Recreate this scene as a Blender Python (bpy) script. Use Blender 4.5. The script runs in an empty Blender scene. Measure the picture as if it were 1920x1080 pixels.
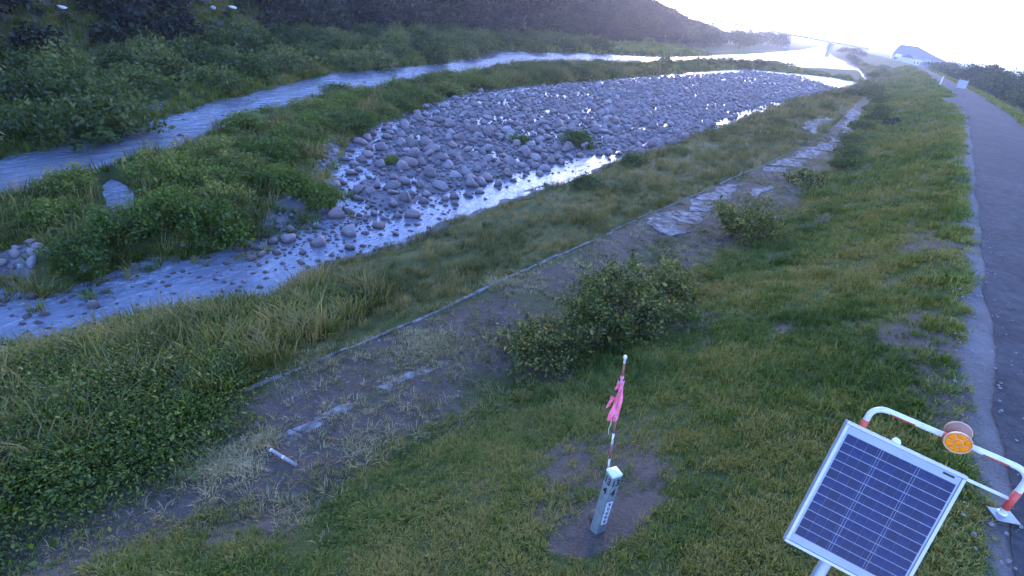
import bpy, math, random
import numpy as np
from mathutils import Vector, Matrix

random.seed(7)
rng = np.random.default_rng(7)
scene = bpy.context.scene
col = scene.collection

# ------------------------------------------------------------------ camera
cam_data = bpy.data.cameras.new('camera')
cam_data.sensor_width = 36.0
cam_data.lens = 19.65
cam_data.clip_start = 0.05
cam_data.clip_end = 8000.0
cam = bpy.data.objects.new('camera', cam_data)
col.objects.link(cam)
PITCH, ROLL, YAW = math.radians(27.67), math.radians(8.5), math.radians(33.08)
CAM = Vector((0.0, 0.0, 4.6))
cam.matrix_world = (Matrix.Translation(CAM) @ Matrix.Rotation(YAW, 4, 'Z')
                    @ Matrix.Rotation(math.pi / 2 - PITCH, 4, 'X') @ Matrix.Rotation(ROLL, 4, 'Z'))
scene.camera = cam

# ------------------------------------------------------------------ sky, sun, exposure
SUN_EL, SUN_AZ = math.radians(9.0), math.radians(-21.0)      # azimuth from +Y towards +X
world = bpy.data.worlds.new('World')
scene.world = world
world.use_nodes = True
wn = world.node_tree
wn.nodes.clear()
sky = wn.nodes.new('ShaderNodeTexSky')
sky.sky_type = 'NISHITA'
sky.sun_disc = False
sky.sun_elevation = SUN_EL
sky.sun_rotation = SUN_AZ
sky.altitude = 100
sky.air_density = 1.0
sky.dust_density = 0.35
sky.ozone_density = 2.0
tint = wn.nodes.new('ShaderNodeMix')
tint.data_type = 'RGBA'; tint.blend_type = 'MULTIPLY'
tint.inputs[0].default_value = 1.0
tint.inputs[7].default_value = (0.74, 0.79, 1.34, 1)
bg = wn.nodes.new('ShaderNodeBackground')
bg.inputs['Strength'].default_value = 0.15
wo = wn.nodes.new('ShaderNodeOutputWorld')
wn.links.new(sky.outputs[0], tint.inputs[6])
wn.links.new(tint.outputs[2], bg.inputs['Color'])
wn.links.new(bg.outputs[0], wo.inputs['Surface'])

sun_data = bpy.data.lights.new('sun', 'SUN')
sun_data.energy = 0.15
sun_data.angle = math.radians(0.6)
sun_data.color = (1.0, 0.72, 0.55)
sun = bpy.data.objects.new('sun', sun_data)
col.objects.link(sun)
sd = Vector((math.sin(SUN_AZ) * math.cos(SUN_EL), math.cos(SUN_AZ) * math.cos(SUN_EL), math.sin(SUN_EL)))
sun.rotation_euler = sd.to_track_quat('Z', 'Y').to_euler()
sun.location = sd * 50

vs = scene.view_settings
vs.view_transform = 'Standard'
vs.look = 'None'
vs.exposure = 3.3
vs.gamma = 1.0
vs.use_curve_mapping = False
scene.cycles.max_bounces = 5
scene.cycles.diffuse_bounces = 2
scene.cycles.glossy_bounces = 2
scene.cycles.transmission_bounces = 3
scene.cycles.volume_bounces = 1
scene.cycles.transparent_max_bounces = 4
scene.cycles.use_denoising = True

# ------------------------------------------------------------------ small helpers
def link(o, parent=None):
    col.objects.link(o)
    if parent is not None:
        o.parent = parent
    return o

def tag(o, label=None, cat=None, group=None, kind=None):
    if label: o['label'] = label
    if cat: o['category'] = cat
    if group: o['group'] = group
    if kind: o['kind'] = kind
    return o

def empty(name, loc=(0, 0, 0), rz=0.0):
    o = bpy.data.objects.new(name, None)
    o.empty_display_size = 0.2
    o.location = loc
    o.rotation_euler = (0, 0, rz)
    return link(o)

def mesh_np(name, V, F, mat=None, smooth=False):
    """V (n,3) floats, F (m,k) ints, all faces the same size"""
    V = np.asarray(V, np.float32); F = np.asarray(F, np.int32)
    me = bpy.data.meshes.new(name)
    me.vertices.add(len(V)); me.vertices.foreach_set('co', V.ravel())
    k = F.shape[1]
    me.loops.add(F.size); me.loops.foreach_set('vertex_index', F.ravel())
    me.polygons.add(len(F)); me.polygons.foreach_set('loop_start', np.arange(0, F.size, k, dtype=np.int32))
    me.polygons.foreach_set('loop_total', np.full(len(F), k, np.int32))
    me.update(calc_edges=True)
    if smooth:
        me.polygons.foreach_set('use_smooth', np.ones(len(F), bool))
    if mat: me.materials.append(mat)
    return me

class MB:
    """collects boxes, tubes and prisms, then links them as ONE mesh object"""
    def __init__(s): s.v, s.f = [], []
    def add(s, vs_, fs):
        b = len(s.v); s.v += [tuple(v) for v in vs_]; s.f += [tuple(b + i for i in f) for f in fs]; return s
    def box(s, c, size, M=None):
        x, y, z = size[0] / 2, size[1] / 2, size[2] / 2
        p = [Vector((sx * x, sy * y, sz * z)) for sz in (-1, 1) for sx, sy in ((-1, -1), (1, -1), (1, 1), (-1, 1))]
        if M is not None: p = [M @ q for q in p]
        return s.add([Vector(c) + q for q in p], [(3, 2, 1, 0), (4, 5, 6, 7), (0, 1, 5, 4), (1, 2, 6, 5), (2, 3, 7, 6), (3, 0, 4, 7)])
    def tube(s, pts, radii, n=10, caps=True):
        pts = [Vector(p) for p in pts]
        if not hasattr(radii, '__len__'): radii = [radii] * len(pts)
        rings = []; up = None
        for i, p in enumerate(pts):
            d = (pts[min(i + 1, len(pts) - 1)] - pts[max(i - 1, 0)]).normalized()
            if up is None:
                up = Vector((0, 0, 1)) if abs(d.z) < .9 else Vector((1, 0, 0))
            a = d.cross(up).normalized(); b = d.cross(a).normalized(); up = -b if up.dot(-b) > 0 else b
            a = d.cross(up).normalized(); b = d.cross(a).normalized()
            rings.append([p + radii[i] * (a * math.cos(t) + b * math.sin(t)) for t in [2 * math.pi * k / n for k in range(n)]])
        vv = [q for r in rings for q in r]
        ff = []
        for i in range(len(pts) - 1):
            for k in range(n):
                ff.append((i * n + k, i * n + (k + 1) % n, (i + 1) * n + (k + 1) % n, (i + 1) * n + k))
        if caps:
            ff.append(tuple(range(n - 1, -1, -1))); ff.append(tuple((len(pts) - 1) * n + k for k in range(n)))
        return s.add(vv, ff)
    def prism(s, poly, z0, z1, M=None):
        n = len(poly)
        p = [Vector((x, y, z0)) for x, y in poly] + [Vector((x, y, z1)) for x, y in poly]
        if M is not None: p = [M @ q for q in p]
        return s.add(p, [tuple(range(n - 1, -1, -1)), tuple(range(n, 2 * n))] + [(i, (i + 1) % n, n + (i + 1) % n, n + i) for i in range(n)])
    def build(s, name, mat=None, parent=None, smooth=False, bevel=0.0):
        me = bpy.data.meshes.new(name)
        me.from_pydata(s.v, [], s.f); me.update()
        if smooth:
            me.polygons.foreach_set('use_smooth', np.ones(len(me.polygons), bool))
        if mat: me.materials.append(mat)
        o = link(bpy.data.objects.new(name, me), parent)
        if bevel:
            b = o.modifiers.new('bevel', 'BEVEL'); b.width = bevel; b.segments = 2; b.limit_method = 'ANGLE'
        return o

# value noise on numpy arrays
_lat = np.random.default_rng(3).random((256, 256))
def vnoise(x, y):
    xi = np.floor(x).astype(int); yi = np.floor(y).astype(int)
    fx = x - xi; fy = y - yi
    fx = fx * fx * (3 - 2 * fx); fy = fy * fy * (3 - 2 * fy)
    a = _lat[xi & 255, yi & 255]; b = _lat[(xi + 1) & 255, yi & 255]
    c = _lat[xi & 255, (yi + 1) & 255]; d = _lat[(xi + 1) & 255, (yi + 1) & 255]
    return (a * (1 - fx) + b * fx) * (1 - fy) + (c * (1 - fx) + d * fx) * fy
def fbm(x, y, o=3):
    s = 0; a = 1; t = 0
    for k in range(o):
        s = s + a * vnoise(x * 2 ** k + 17 * k, y * 2 ** k + 31 * k); t += a; a *= .5
    return s / t * 2 - 1
def sstep(a, b, x):
    t = np.clip((x - a) / (b - a), 0, 1); return t * t * (3 - 2 * t)

def sdist(poly, x, y):
    """signed distance to a polygon, positive inside"""
    P = np.array(poly, float); Q = np.roll(P, -1, 0)
    d2 = np.full(x.shape, 1e18); ins = np.zeros(x.shape, bool)
    for (ax, ay), (bx, by) in zip(P, Q):
        ex, ey = bx - ax, by - ay
        t = np.clip(((x - ax) * ex + (y - ay) * ey) / (ex * ex + ey * ey + 1e-12), 0, 1)
        d2 = np.minimum(d2, (x - ax - t * ex) ** 2 + (y - ay - t * ey) ** 2)
        if ay != by:
            c = ((ay > y) != (by > y)) & (x < ex * (y - ay) / (by - ay) + ax)
            ins ^= c
    return np.where(ins, 1, -1) * np.sqrt(d2)

# ------------------------------------------------------------------ materials
def nmat(name):
    m = bpy.data.materials.new(name); m.use_nodes = True
    nt = m.node_tree; nt.nodes.clear()
    out = nt.nodes.new('ShaderNodeOutputMaterial')
    return m, nt, out
def N(nt, t, **kw):
    n = nt.nodes.new(t)
    for k, v in kw.items(): setattr(n, k, v)
    return n
def noise(nt, scale, detail=4, rough=.55, coord=None):
    n = N(nt, 'ShaderNodeTexNoise'); n.inputs['Scale'].default_value = scale
    n.inputs['Detail'].default_value = detail; n.inputs['Roughness'].default_value = rough
    if coord is not None: nt.links.new(coord, n.inputs['Vector'])
    return n
def ramp(nt, fac, stops):
    r = N(nt, 'ShaderNodeValToRGB'); e = r.color_ramp.elements
    while len(e) < len(stops): e.new(.5)
    for q, (p, c) in zip(e, stops): q.position = p; q.color = (*c, 1) if len(c) == 3 else c
    nt.links.new(fac, r.inputs['Fac']); return r.outputs['Color']
def mixc(nt, fac, a, b, mode='MIX'):
    m = N(nt, 'ShaderNodeMix', data_type='RGBA', blend_type=mode)
    for sock, v in ((m.inputs[0], fac), (m.inputs[6], a), (m.inputs[7], b)):
        if isinstance(v, bpy.types.NodeSocket): nt.links.new(v, sock)
        elif isinstance(v, (int, float)): sock.default_value = v
        else: sock.default_value = (*v, 1)
    return m.outputs[2]
def mth(nt, op, a, b=0.0, clamp=False):
    m = N(nt, 'ShaderNodeMath', operation=op); m.use_clamp = clamp
    for sock, v in zip(m.inputs, (a, b)):
        if isinstance(v, bpy.types.NodeSocket): nt.links.new(v, sock)
        else: sock.default_value = v
    return m.outputs[0]
def principled(nt, out, color, rough=.8, spec=.3, metal=0, bump=None, bstr=.3, bdist=.02):
    p = N(nt, 'ShaderNodeBsdfPrincipled')
    if isinstance(color, bpy.types.NodeSocket): nt.links.new(color, p.inputs['Base Color'])
    else: p.inputs['Base Color'].default_value = (*color, 1)
    if isinstance(rough, bpy.types.NodeSocket): nt.links.new(rough, p.inputs['Roughness'])
    else: p.inputs['Roughness'].default_value = rough
    p.inputs['Specular IOR Level'].default_value = spec
    p.inputs['Metallic'].default_value = metal
    if bump is not None:
        b = N(nt, 'ShaderNodeBump'); b.inputs['Strength'].default_value = bstr; b.inputs['Distance'].default_value = bdist
        nt.links.new(bump, b.inputs['Height']); nt.links.new(b.outputs[0], p.inputs['Normal'])
    nt.links.new(p.outputs[0], out.inputs['Surface'])
    return p
def worn(name, c, c2, scale=8, rough=.7, spec=.3, metal=0, lo=.45, hi=.7, bstr=.2, bdist=.01):
    m, nt, out = nmat(name)
    co = N(nt, 'ShaderNodeTexCoord').outputs['Object']
    n = noise(nt, scale, 6, .65, co)
    cc = ramp(nt, n.outputs[0], [(lo, c), (hi, c2)])
    principled(nt, out, cc, rough, spec, metal, n.outputs[0], bstr, bdist)
    return m
def leafmat(name, c1, c2, c3, trans=.3, vary=.6):
    """foliage: per-leaf and per-plant colour from three tones, diffuse plus translucent"""
    m, nt, out = nmat(name)
    g = N(nt, 'ShaderNodeNewGeometry'); oi = N(nt, 'ShaderNodeObjectInfo')
    tone = N(nt, 'ShaderNodeAttribute', attribute_type='INSTANCER', attribute_name='tone').outputs['Fac']
    r = mth(nt, 'ADD', mth(nt, 'ADD', mth(nt, 'MULTIPLY', g.outputs['Random Per Island'], vary), mth(nt, 'MULTIPLY', oi.outputs['Random'], 1 - vary)), tone)
    cc = ramp(nt, r, [(.15, c1), (.5, c2), (.9, c3)])
    d = N(nt, 'ShaderNodeBsdfDiffuse'); t = N(nt, 'ShaderNodeBsdfTranslucent')
    gl = N(nt, 'ShaderNodeBsdfGlossy'); gl.inputs['Roughness'].default_value = .5
    nt.links.new(cc, d.inputs[0]); nt.links.new(cc, t.inputs[0]); gl.inputs[0].default_value = (.6, .6, .6, 1)
    mx = N(nt, 'ShaderNodeMixShader'); mx.inputs[0].default_value = trans
    nt.links.new(d.outputs[0], mx.inputs[1]); nt.links.new(t.outputs[0], mx.inputs[2])
    m2 = N(nt, 'ShaderNodeMixShader'); m2.inputs[0].default_value = .03
    nt.links.new(mx.outputs[0], m2.inputs[1]); nt.links.new(gl.outputs[0], m2.inputs[2])
    nt.links.new(m2.outputs[0], out.inputs['Surface'])
    return m

# ------------------------------------------------------------------ the lie of the land (metres; Y runs up the levee, X to the right)
def line(pts):
    p = np.array(pts, float); return lambda y: np.interp(y, p[:, 0], p[:, 1])
ROAD_L = line([(-60, 2.2), (14, 2.25), (61, 2.28), (75, 1.9), (79, 1.7), (83, .2), (92, -.6), (96, 1.2), (101, 1.1), (184, -5.3), (283, -16.5), (350, -31), (450, -54), (1000, -150), (3000, -560)])
ROAD_R = line([(-60, 6.6), (61, 6.6), (80, 6.4), (98, 5.3), (122, 3.9), (157, .7), (247, -7.8), (283, -13), (350, -27.5), (450, -50.5), (1000, -146), (3000, -556)])
TOE = line([(-60, -10.5), (-5, -8.6), (.3, -7.4), (3.4, -5.6), (7, -4.8), (12, -4.1), (25, -3.75), (41, -3.75), (108, -8.3), (190, -13.2), (283, -24), (350, -39), (450, -62), (1000, -160), (3000, -570)])
EDGE = line([(-60, -11), (-5, -9.4), (1.3, -9), (9, -8.5), (22.7, -8.2), (40, -7.5), (60, -7.2), (90, -9), (110, -10.4), (190, -14.6), (283, -25.5), (350, -41), (450, -64), (1000, -163), (3000, -575)])
BANK = line([(-60, -18.5), (2, -16.4), (5, -16), (7, -15.2), (8.1, -14.2), (9.5, -15.2), (11, -15.8), (15, -15.6), (21, -16.5), (41, -17.2), (64, -18.1), (104, -19.8), (142, -19.4), (175, -17.5), (189, -17), (230, -23), (283, -31), (330, -39), (450, -68), (1000, -172), (3000, -590)])
WATER_Z = -5.2

ISLAND = [(-20.2, 3.3), (-18.69, 3.61), (-18.68, 4.38), (-19.19, 5.71), (-19.88, 7.11), (-18.7, 9.69), (-18.88, 12.02), (-20.08, 14.13), (-19.99, 15.49), (-24.27, 18.32), (-30.48, 25.91), (-34.8, 35.94), (-39.01, 45.56), (-40.67, 60.38), (-41.45, 83.18), (-43.71, 123.78), (-44.03, 164.12), (-36.11, 184.24), (-28.23, 196.9), (-18.13, 195.72), (-31.35, 282.07), (-39.65, 244.89), (-45.35, 197.61), (-48.78, 180.66)] + [(-50.0, 151.64), (-50.05, 130.39), (-52.5, 77.14), (-47.54, 54.23), (-42.34, 37.85), (-41.09, 29.83), (-37.59, 25.41)] + [(-32.82, 15.03), (-30.18, 10.07), (-28.41, 5.66)] + [(-29.5, -20), (-19, -20)]
GRAVEL = [(-18.12, 11.05), (-18.97, 12.57), (-19.99, 15.49), (-23.49, 17.88), (-29.91, 25.43), (-34.8, 35.94), (-38.37, 44.84), (-39.88, 59.26), (-40.45, 81.27), (-41.83, 118.79), (-41.67, 155.93), (-34.51, 176.78), (-22.21, 159.62), (-16.91, 155.02), (-19.02, 100.75), (-17.57, 62.2), (-16.75, 39.73), (-17.1, 30.38), (-17.35, 23.63), (-16.97, 19.78), (-17.08, 16.7), (-16.96, 14.47), (-16.93, 12.09)]
FARBANK = [(-32.49, 6.6), (-35.09, 12.62), (-37.91, 16.8), (-44.2, 26.95), (-50.56, 39.37), (-56.01, 63.74), (-66.52, 85.47), (-66.24, 117.58), (-61.21, 154.56), (-64.42, 188.4), (-67.94, 240.33), (-74.35, 305.53)] + [(-78, 330), (-92, 462), (-140, 800), (-300, 1500), (-3000, 3000), (-3000, -80), (-34, -80)]
POND = [(-27.39, 8.69), (-28.6, 9.53), (-26.52, 9.49), (-24.2, 8.6), (-24.25, 7.76)]
SIDEPOND = [(-40.17, 14.88), (-45.09, 20.65), (-44.3, 20.72), (-37.69, 14.87)]
GULLY = [(-29.93, 22.92), (-26.92, 19.61), (-23.04, 15.37), (-20.13, 11.87), (-18.88, 10.42), (-18.47, 11.86), (-22.99, 16.23), (-26.33, 20.82)]
COBBLES = [(-21.04, 2.78), (-21.78, 3.73), (-22.0, 4.76), (-20.69, 4.71), (-20.22, 3.81), (-19.18, 3.02)]
SHOAL = [(-18.75, 9.7), (-19.37, 12.83), (-18.83, 16.37), (-17.33, 20.6), (-15.83, 14.94), (-15.79, 11.72), (-16.74, 10.14)]
HILLFOOT = line([(-80, -50), (8, -50), (17, -54), (47, -69), (91, -81), (120, -80), (200, -84), (300, -95), (400, -130), (3000, -1200)])
RIDGE = line([(-80, 60), (120, 60), (170, 44), (215, 21), (245, 11.5), (270, 6), (300, 2.5), (330, 1), (3000, 1)])

def terrain_z(x, y):
    rl, rr, toe, edge, bank = ROAD_L(y), ROAD_R(y), TOE(y), EDGE(y), BANK(y)
    rough = fbm(x * .9, y * .9, 3) * .07 + fbm(x * .23, y * .23, 2) * .1
    # levee, berm, lower bank
    t = np.clip((rl - .35 - x) / np.maximum(rl - .35 - toe, .5), 0, 1)
    z = -2.95 * (t * .92 + .08 * sstep(0, 1, t)) + rough * sstep(.02, .12, t)
    tb = np.clip((toe - x) / np.maximum(toe - edge, .2), 0, 1)
    z = np.where(x < toe, -2.95 - .12 * tb + rough * .8, z)
    tk = np.clip((edge - x) / np.maximum(edge - bank, .5), 0, 1)
    zb = -3.07 - 2.13 * (tk * .75 + .25 * sstep(.55, 1, tk)) + rough * (1 + tk)
    z = np.where(x < edge, zb, z)
    # right of the road
    tr = np.clip((x - rr - .9) / 7.0, 0, 1)
    z = np.where(x > rr, -.02 - 3.0 * sstep(0, 1, tr) + rough * sstep(0, .3, tr) * 1.5, z)
    z = np.where((x <= rr) & (x >= rl - .35), -.012, z)
    # river bed, bars and the far side
    sub = np.clip((bank - x), 0, 8)
    bed = -5.2 - .45 * sstep(0, 1.2, sub) + fbm(x * .5, y * .5, 3) * .12
    wob = fbm(x * .35 + 9, y * .35 + 4, 3) * 1.1
    big = 1 + .012 * np.clip(y, 0, 300)
    gi = sdist(GRAVEL, x, y) + wob
    lane = np.interp(y, [0, 36, 42, 60, 65, 98, 106, 140], [1.9, 1.8, -1.5, -1.5, .7, .6, -1, -1]) + .8 * fbm(y * .11, y * 0 + 2.5, 2)
    bed = bed + (.5 + .13 * fbm(x * .6, y * .6, 3)) * sstep(-.8, 1.6, gi) * sstep(-.5, .9, sub - lane)
    ii = sdist(ISLAND, x, y) + wob * .6
    bed = np.maximum(bed, -5.55 + (.75 + .3 * fbm(x * .3 + 3, y * .3, 3)) * sstep(-.5, 1.4, ii))
    sh = sdist(SHOAL, x, y)
    bed = np.where(sh > -1, np.maximum(bed, -5.42 + .14 * fbm(x * 1.1, y * 1.1, 3) * sstep(-1, 1, sh)), bed)
    pd = np.maximum(sdist(POND, x, y), -9)
    bed = bed - 1.0 * sstep(-.5, .6, pd)
    fb = sdist(FARBANK, x, y) + wob * .5
    zf = -5.6 + 1.0 * sstep(-.6, 2.5, fb) + fbm(x * .2, y * .2, 3) * .15 * sstep(0, 4, fb)
    zf = zf - 1.0 * sstep(-.5, .8, sdist(SIDEPOND, x, y))
    hf = HILLFOOT(y)
    hd = np.clip(hf - x, 0, None)
    R = RIDGE(y)
    hh = R * (1 - np.exp(-hd * .62 / np.maximum(R, .5)))
    zf = zf + hh * (1 + .12 * fbm(x * .03, y * .03, 3))
    bed = np.where(fb > -.6, np.maximum(bed, zf), bed)
    z = np.where(x < bank, bed, z)
    return z
def tz(x, y):
    return float(terrain_z(np.array([float(x)]), np.array([float(y)]))[0])

# grid axes, fine near the camera and coarser away from it
def axis(segs):
    out = []
    for a, b, n in segs: out += list(np.linspace(a, b, n, endpoint=False))
    return np.array(out + [segs[-1][1]])
gx = axis([(-3000, -600, 14), (-600, -200, 24), (-200, -90, 44), (-90, -46, 60), (-46, -24, 60), (-24, -10, 60), (-10, 3, 66), (3, 12, 18), (12, 60, 16), (60, 300, 16), (300, 3000, 12)])
gy = axis([(-80, -4, 14), (-4, 16, 100), (16, 40, 80), (40, 90, 100), (90, 200, 110), (200, 400, 80), (400, 1000, 50), (1000, 4000, 16)])
GX, GY = np.meshgrid(gx, gy)
X, Y = GX.ravel(), GY.ravel()
Z = terrain_z(X, Y)
nx, ny = len(gx), len(gy)
idx = np.arange(nx * ny).reshape(ny, nx)
F = np.stack([idx[:-1, :-1], idx[:-1, 1:], idx[1:, 1:], idx[1:, :-1]], -1).reshape(-1, 4)

# what covers the ground where (0..1 each)
PADPOLY = [(-1.87, 4.55), (-1.82, 5.09), (-1.68, 5.75), (-1.31, 6.03), (-0.94, 6.12), (-1.0, 5.63), (-1.15, 5.06), (-1.34, 4.64), (-1.67, 4.53)]
RUT = [(-7.54, 0.01), (-9.1, 0.39), (-7.82, 2.05), (-7.44, 3.57), (-6.62, 5.84), (-4.99, 6.85), (-4.8, 4.97), (-4.92, 3.55), (-4.74, 2.54)]
def zones(x, y):
    rl, rr, toe, edge, bank = ROAD_L(y), ROAD_R(y), TOE(y), EDGE(y), BANK(y)
    n1 = fbm(x * .55 + 40, y * .38 + 2, 4)
    soil = sstep(.02, .5, n1) * .75 * ((x > toe) & (x < rl))                      # worn patches on the levee
    berm = sstep(-.9, .9, toe - x + n1 * 1.6) * sstep(-.5, .5, x - edge + n1 * .4) * (.62 + .5 * fbm(x * .8 + 3, y * .5, 3))
    soil = np.maximum(soil, berm)
    soil = np.maximum(soil, sstep(-.8, .8, sdist(RUT, x, y) + n1 * 1.2) * (.8 + .6 * fbm(x * 1.1 + 3, y * .7, 3)))
    soil = np.maximum(soil, sstep(-.1, .12, sdist(PADPOLY, x, y) + n1 * .05) * 1.5)
    shoulder = sstep(-.38, .05, x - rl + fbm(x * 2, y * 1.2, 3) * .35) * (x < rl + .6) + sstep(.7, .1, x - rr) * (x > rr - .6)
    soil = np.maximum(soil, sstep(-2, 4, HILLFOOT(y) - x))
    rock = np.maximum(sstep(-1.5, .5, sdist(GRAVEL, x, y)), np.maximum(sstep(-.6, .4, sdist(GULLY, x, y)), sstep(-.6, .4, sdist(COBBLES, x, y))))
    rock = rock * (x < bank)
    bankmud = sstep(-1.2, -.2, bank - x) * sstep(1.5, .2, bank - x)
    return soil, np.clip(shoulder, 0, 1), np.maximum(rock, bankmud * .7)

# ------------------------------------------------------------------ ground
m, nt, out = nmat('ground_cover')
co = N(nt, 'ShaderNodeTexCoord').outputs['Object']
at_ = lambda nm: N(nt, 'ShaderNodeAttribute', attribute_name=nm).outputs['Fac']
nA = noise(nt, .7, 6, .65, co).outputs[0]; nB = noise(nt, 6, 5, .7, co).outputs[0]; nC = noise(nt, 30, 4, .7, co).outputs[0]
grass_c = mixc(nt, .55, ramp(nt, nB, [(.3, (.022, .034, .006)), (.55, (.05, .066, .014)), (.75, (.11, .09, .035))]),
               ramp(nt, nA, [(.35, (.028, .045, .008)), (.6, (.07, .075, .018)), (.75, (.12, .095, .04))]))
soil_c = mixc(nt, .5, ramp(nt, nB, [(.3, (.045, .034, .024)), (.6, (.10, .076, .055)), (.8, (.19, .155, .12))]), ramp(nt, nC, [(.35, (.035, .026, .019)), (.65, (.135, .108, .082))]))
shoul_c = mixc(nt, .5, ramp(nt, nC, [(.3, (.07, .06, .05)), (.65, (.18, .165, .15))]), ramp(nt, nA, [(.4, (.08, .07, .06)), (.7, (.19, .18, .17))]))
rock_c = mixc(nt, .5, ramp(nt, nB, [(.35, (.06, .058, .058)), (.7, (.21, .20, .20))]), ramp(nt, nC, [(.35, (.05, .047, .045)), (.65, (.2, .19, .19))]))
jit = mth(nt, 'MULTIPLY', mth(nt, 'SUBTRACT', nB, .5), .9)
def zone(nm):
    a = mth(nt, 'ADD', at_(nm), jit)
    r = N(nt, 'ShaderNodeMapRange'); r.inputs[1].default_value = .35; r.inputs[2].default_value = .65
    nt.links.new(a, r.inputs[0]); return r.outputs[0]
cc = mixc(nt, zone('soil'), grass_c, soil_c)
cc = mixc(nt, zone('rock'), cc, rock_c)
cc = mixc(nt, zone('shoulder'), cc, shoul_c)
principled(nt, out, cc, .95, .15, 0, mth(nt, 'ADD', nB, mth(nt, 'MULTIPLY', nC, .5)), .8, .06)
ground_mat = m
me = mesh_np('ground', np.stack([X, Y, Z], 1), F, ground_mat, True)
for nm, a in zip(('soil', 'shoulder', 'rock'), zones(X, Y)):
    at = me.attributes.new(nm, 'FLOAT', 'POINT'); at.data.foreach_set('value', a.astype(np.float32))
ground = tag(link(bpy.data.objects.new('ground', me)), kind='structure')

# ------------------------------------------------------------------ water
m, nt, out = nmat('river_water')
co = N(nt, 'ShaderNodeTexCoord').outputs['Object']
mp = N(nt, 'ShaderNodeMapping'); mp.inputs['Rotation'].default_value = (0, 0, math.radians(-20)); mp.inputs['Scale'].default_value = (1.6, .7, 1)
nt.links.new(co, mp.inputs[0])
w1 = noise(nt, 1.1, 5, .6, mp.outputs[0]).outputs[0]; w2 = noise(nt, .12, 3, .5, co).outputs[0]
foam = mth(nt, 'MULTIPLY', ramp(nt, noise(nt, 3.2, 7, .8, mp.outputs[0]).outputs[0], [(.50, (0, 0, 0)), (.78, (1, 1, 1))]), ramp(nt, w2, [(.42, (.12, .12, .12)), (.62, (1, 1, 1))]))
wc = mixc(nt, mth(nt, 'MULTIPLY', foam, .7), (.10, .115, .135), (.55, .57, .6))
principled(nt, out, wc, mth(nt, 'ADD', .16, mth(nt, 'MULTIPLY', foam, .4)), .5, 0, w1, .9, .16).inputs['IOR'].default_value = 1.33
wx, wy = np.linspace(-700, -5, 30), np.linspace(-80, 1900, 60)
WX, WY = np.meshgrid(wx, wy)
wi = np.arange(WX.size).reshape(WX.shape)
water = tag(link(bpy.data.objects.new('water', mesh_np('water', np.stack([WX.ravel(), WY.ravel(), np.full(WX.size, WATER_Z)], 1),
        np.stack([wi[:-1, :-1], wi[:-1, 1:], wi[1:, 1:], wi[1:, :-1]], -1).reshape(-1, 4), m))), kind='structure')

# ------------------------------------------------------------------ levee road
m, nt, out = nmat('old_asphalt')
co = N(nt, 'ShaderNodeTexCoord').outputs['Object']
nA = noise(nt, .35, 5, .6, co).outputs[0]; nB = noise(nt, 55, 3, .7, co).outputs[0]; nC = noise(nt, 3.0, 5, .7, co).outputs[0]
vo = N(nt, 'ShaderNodeTexVoronoi', feature='DISTANCE_TO_EDGE'); vo.inputs['Scale'].default_value = .45
wv = N(nt, 'ShaderNodeVectorMath', operation='ADD'); wn_ = N(nt, 'ShaderNodeTexNoise'); wn_.inputs['Scale'].default_value = 1.5
nt.links.new(co, wn_.inputs[0]); nt.links.new(co, wv.inputs[0]); nt.links.new(wn_.outputs['Color'], wv.inputs[1]); nt.links.new(wv.outputs[0], vo.inputs[0])
crack = ramp(nt, vo.outputs[0], [(.0, (.6, .6, .6)), (.008, (1, 1, 1))])
ac = mixc(nt, .5, ramp(nt, nA, [(.42, (.02, .02, .021)), (.58, (.075, .075, .077))]), ramp(nt, nB, [(.3, (.016, .016, .017)), (.7, (.075, .075, .077))]))
ac = mixc(nt, .6, ac, ramp(nt, nC, [(.42, (.022, .022, .023)), (.72, (.08, .077, .073))]))
ac = mixc(nt, 1.0, ac, crack, 'MULTIPLY')
principled(nt, out, ac, .95, .12, 0, nB, .6, .012)
asphalt = m
ry = np.unique(np.concatenate([np.arange(-40, 130, .5), np.arange(130, 420, 4), np.arange(420, 2000, 40)]))
V = []
K = 6
for yy in ry:
    a = ROAD_L(yy) + .16 * fbm(np.array([yy * .5]), np.array([3.3]), 4)[0] + .2; b = ROAD_R(yy) - .05 + .12 * fbm(np.array([yy * .8]), np.array([9.3]), 3)[0]
    for k in range(K + 1):
        t = k / K
        V.append((a + (b - a) * t, yy, .012 + .05 * (1 - (2 * t - 1) ** 2)))
ri = np.arange(len(V)).reshape(len(ry), K + 1)
road = tag(link(bpy.data.objects.new('road', mesh_np('road', V, np.stack([ri[:-1, :-1], ri[:-1, 1:], ri[1:, 1:], ri[1:, :-1]], -1).reshape(-1, 4), asphalt, True))), kind='structure')

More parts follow.
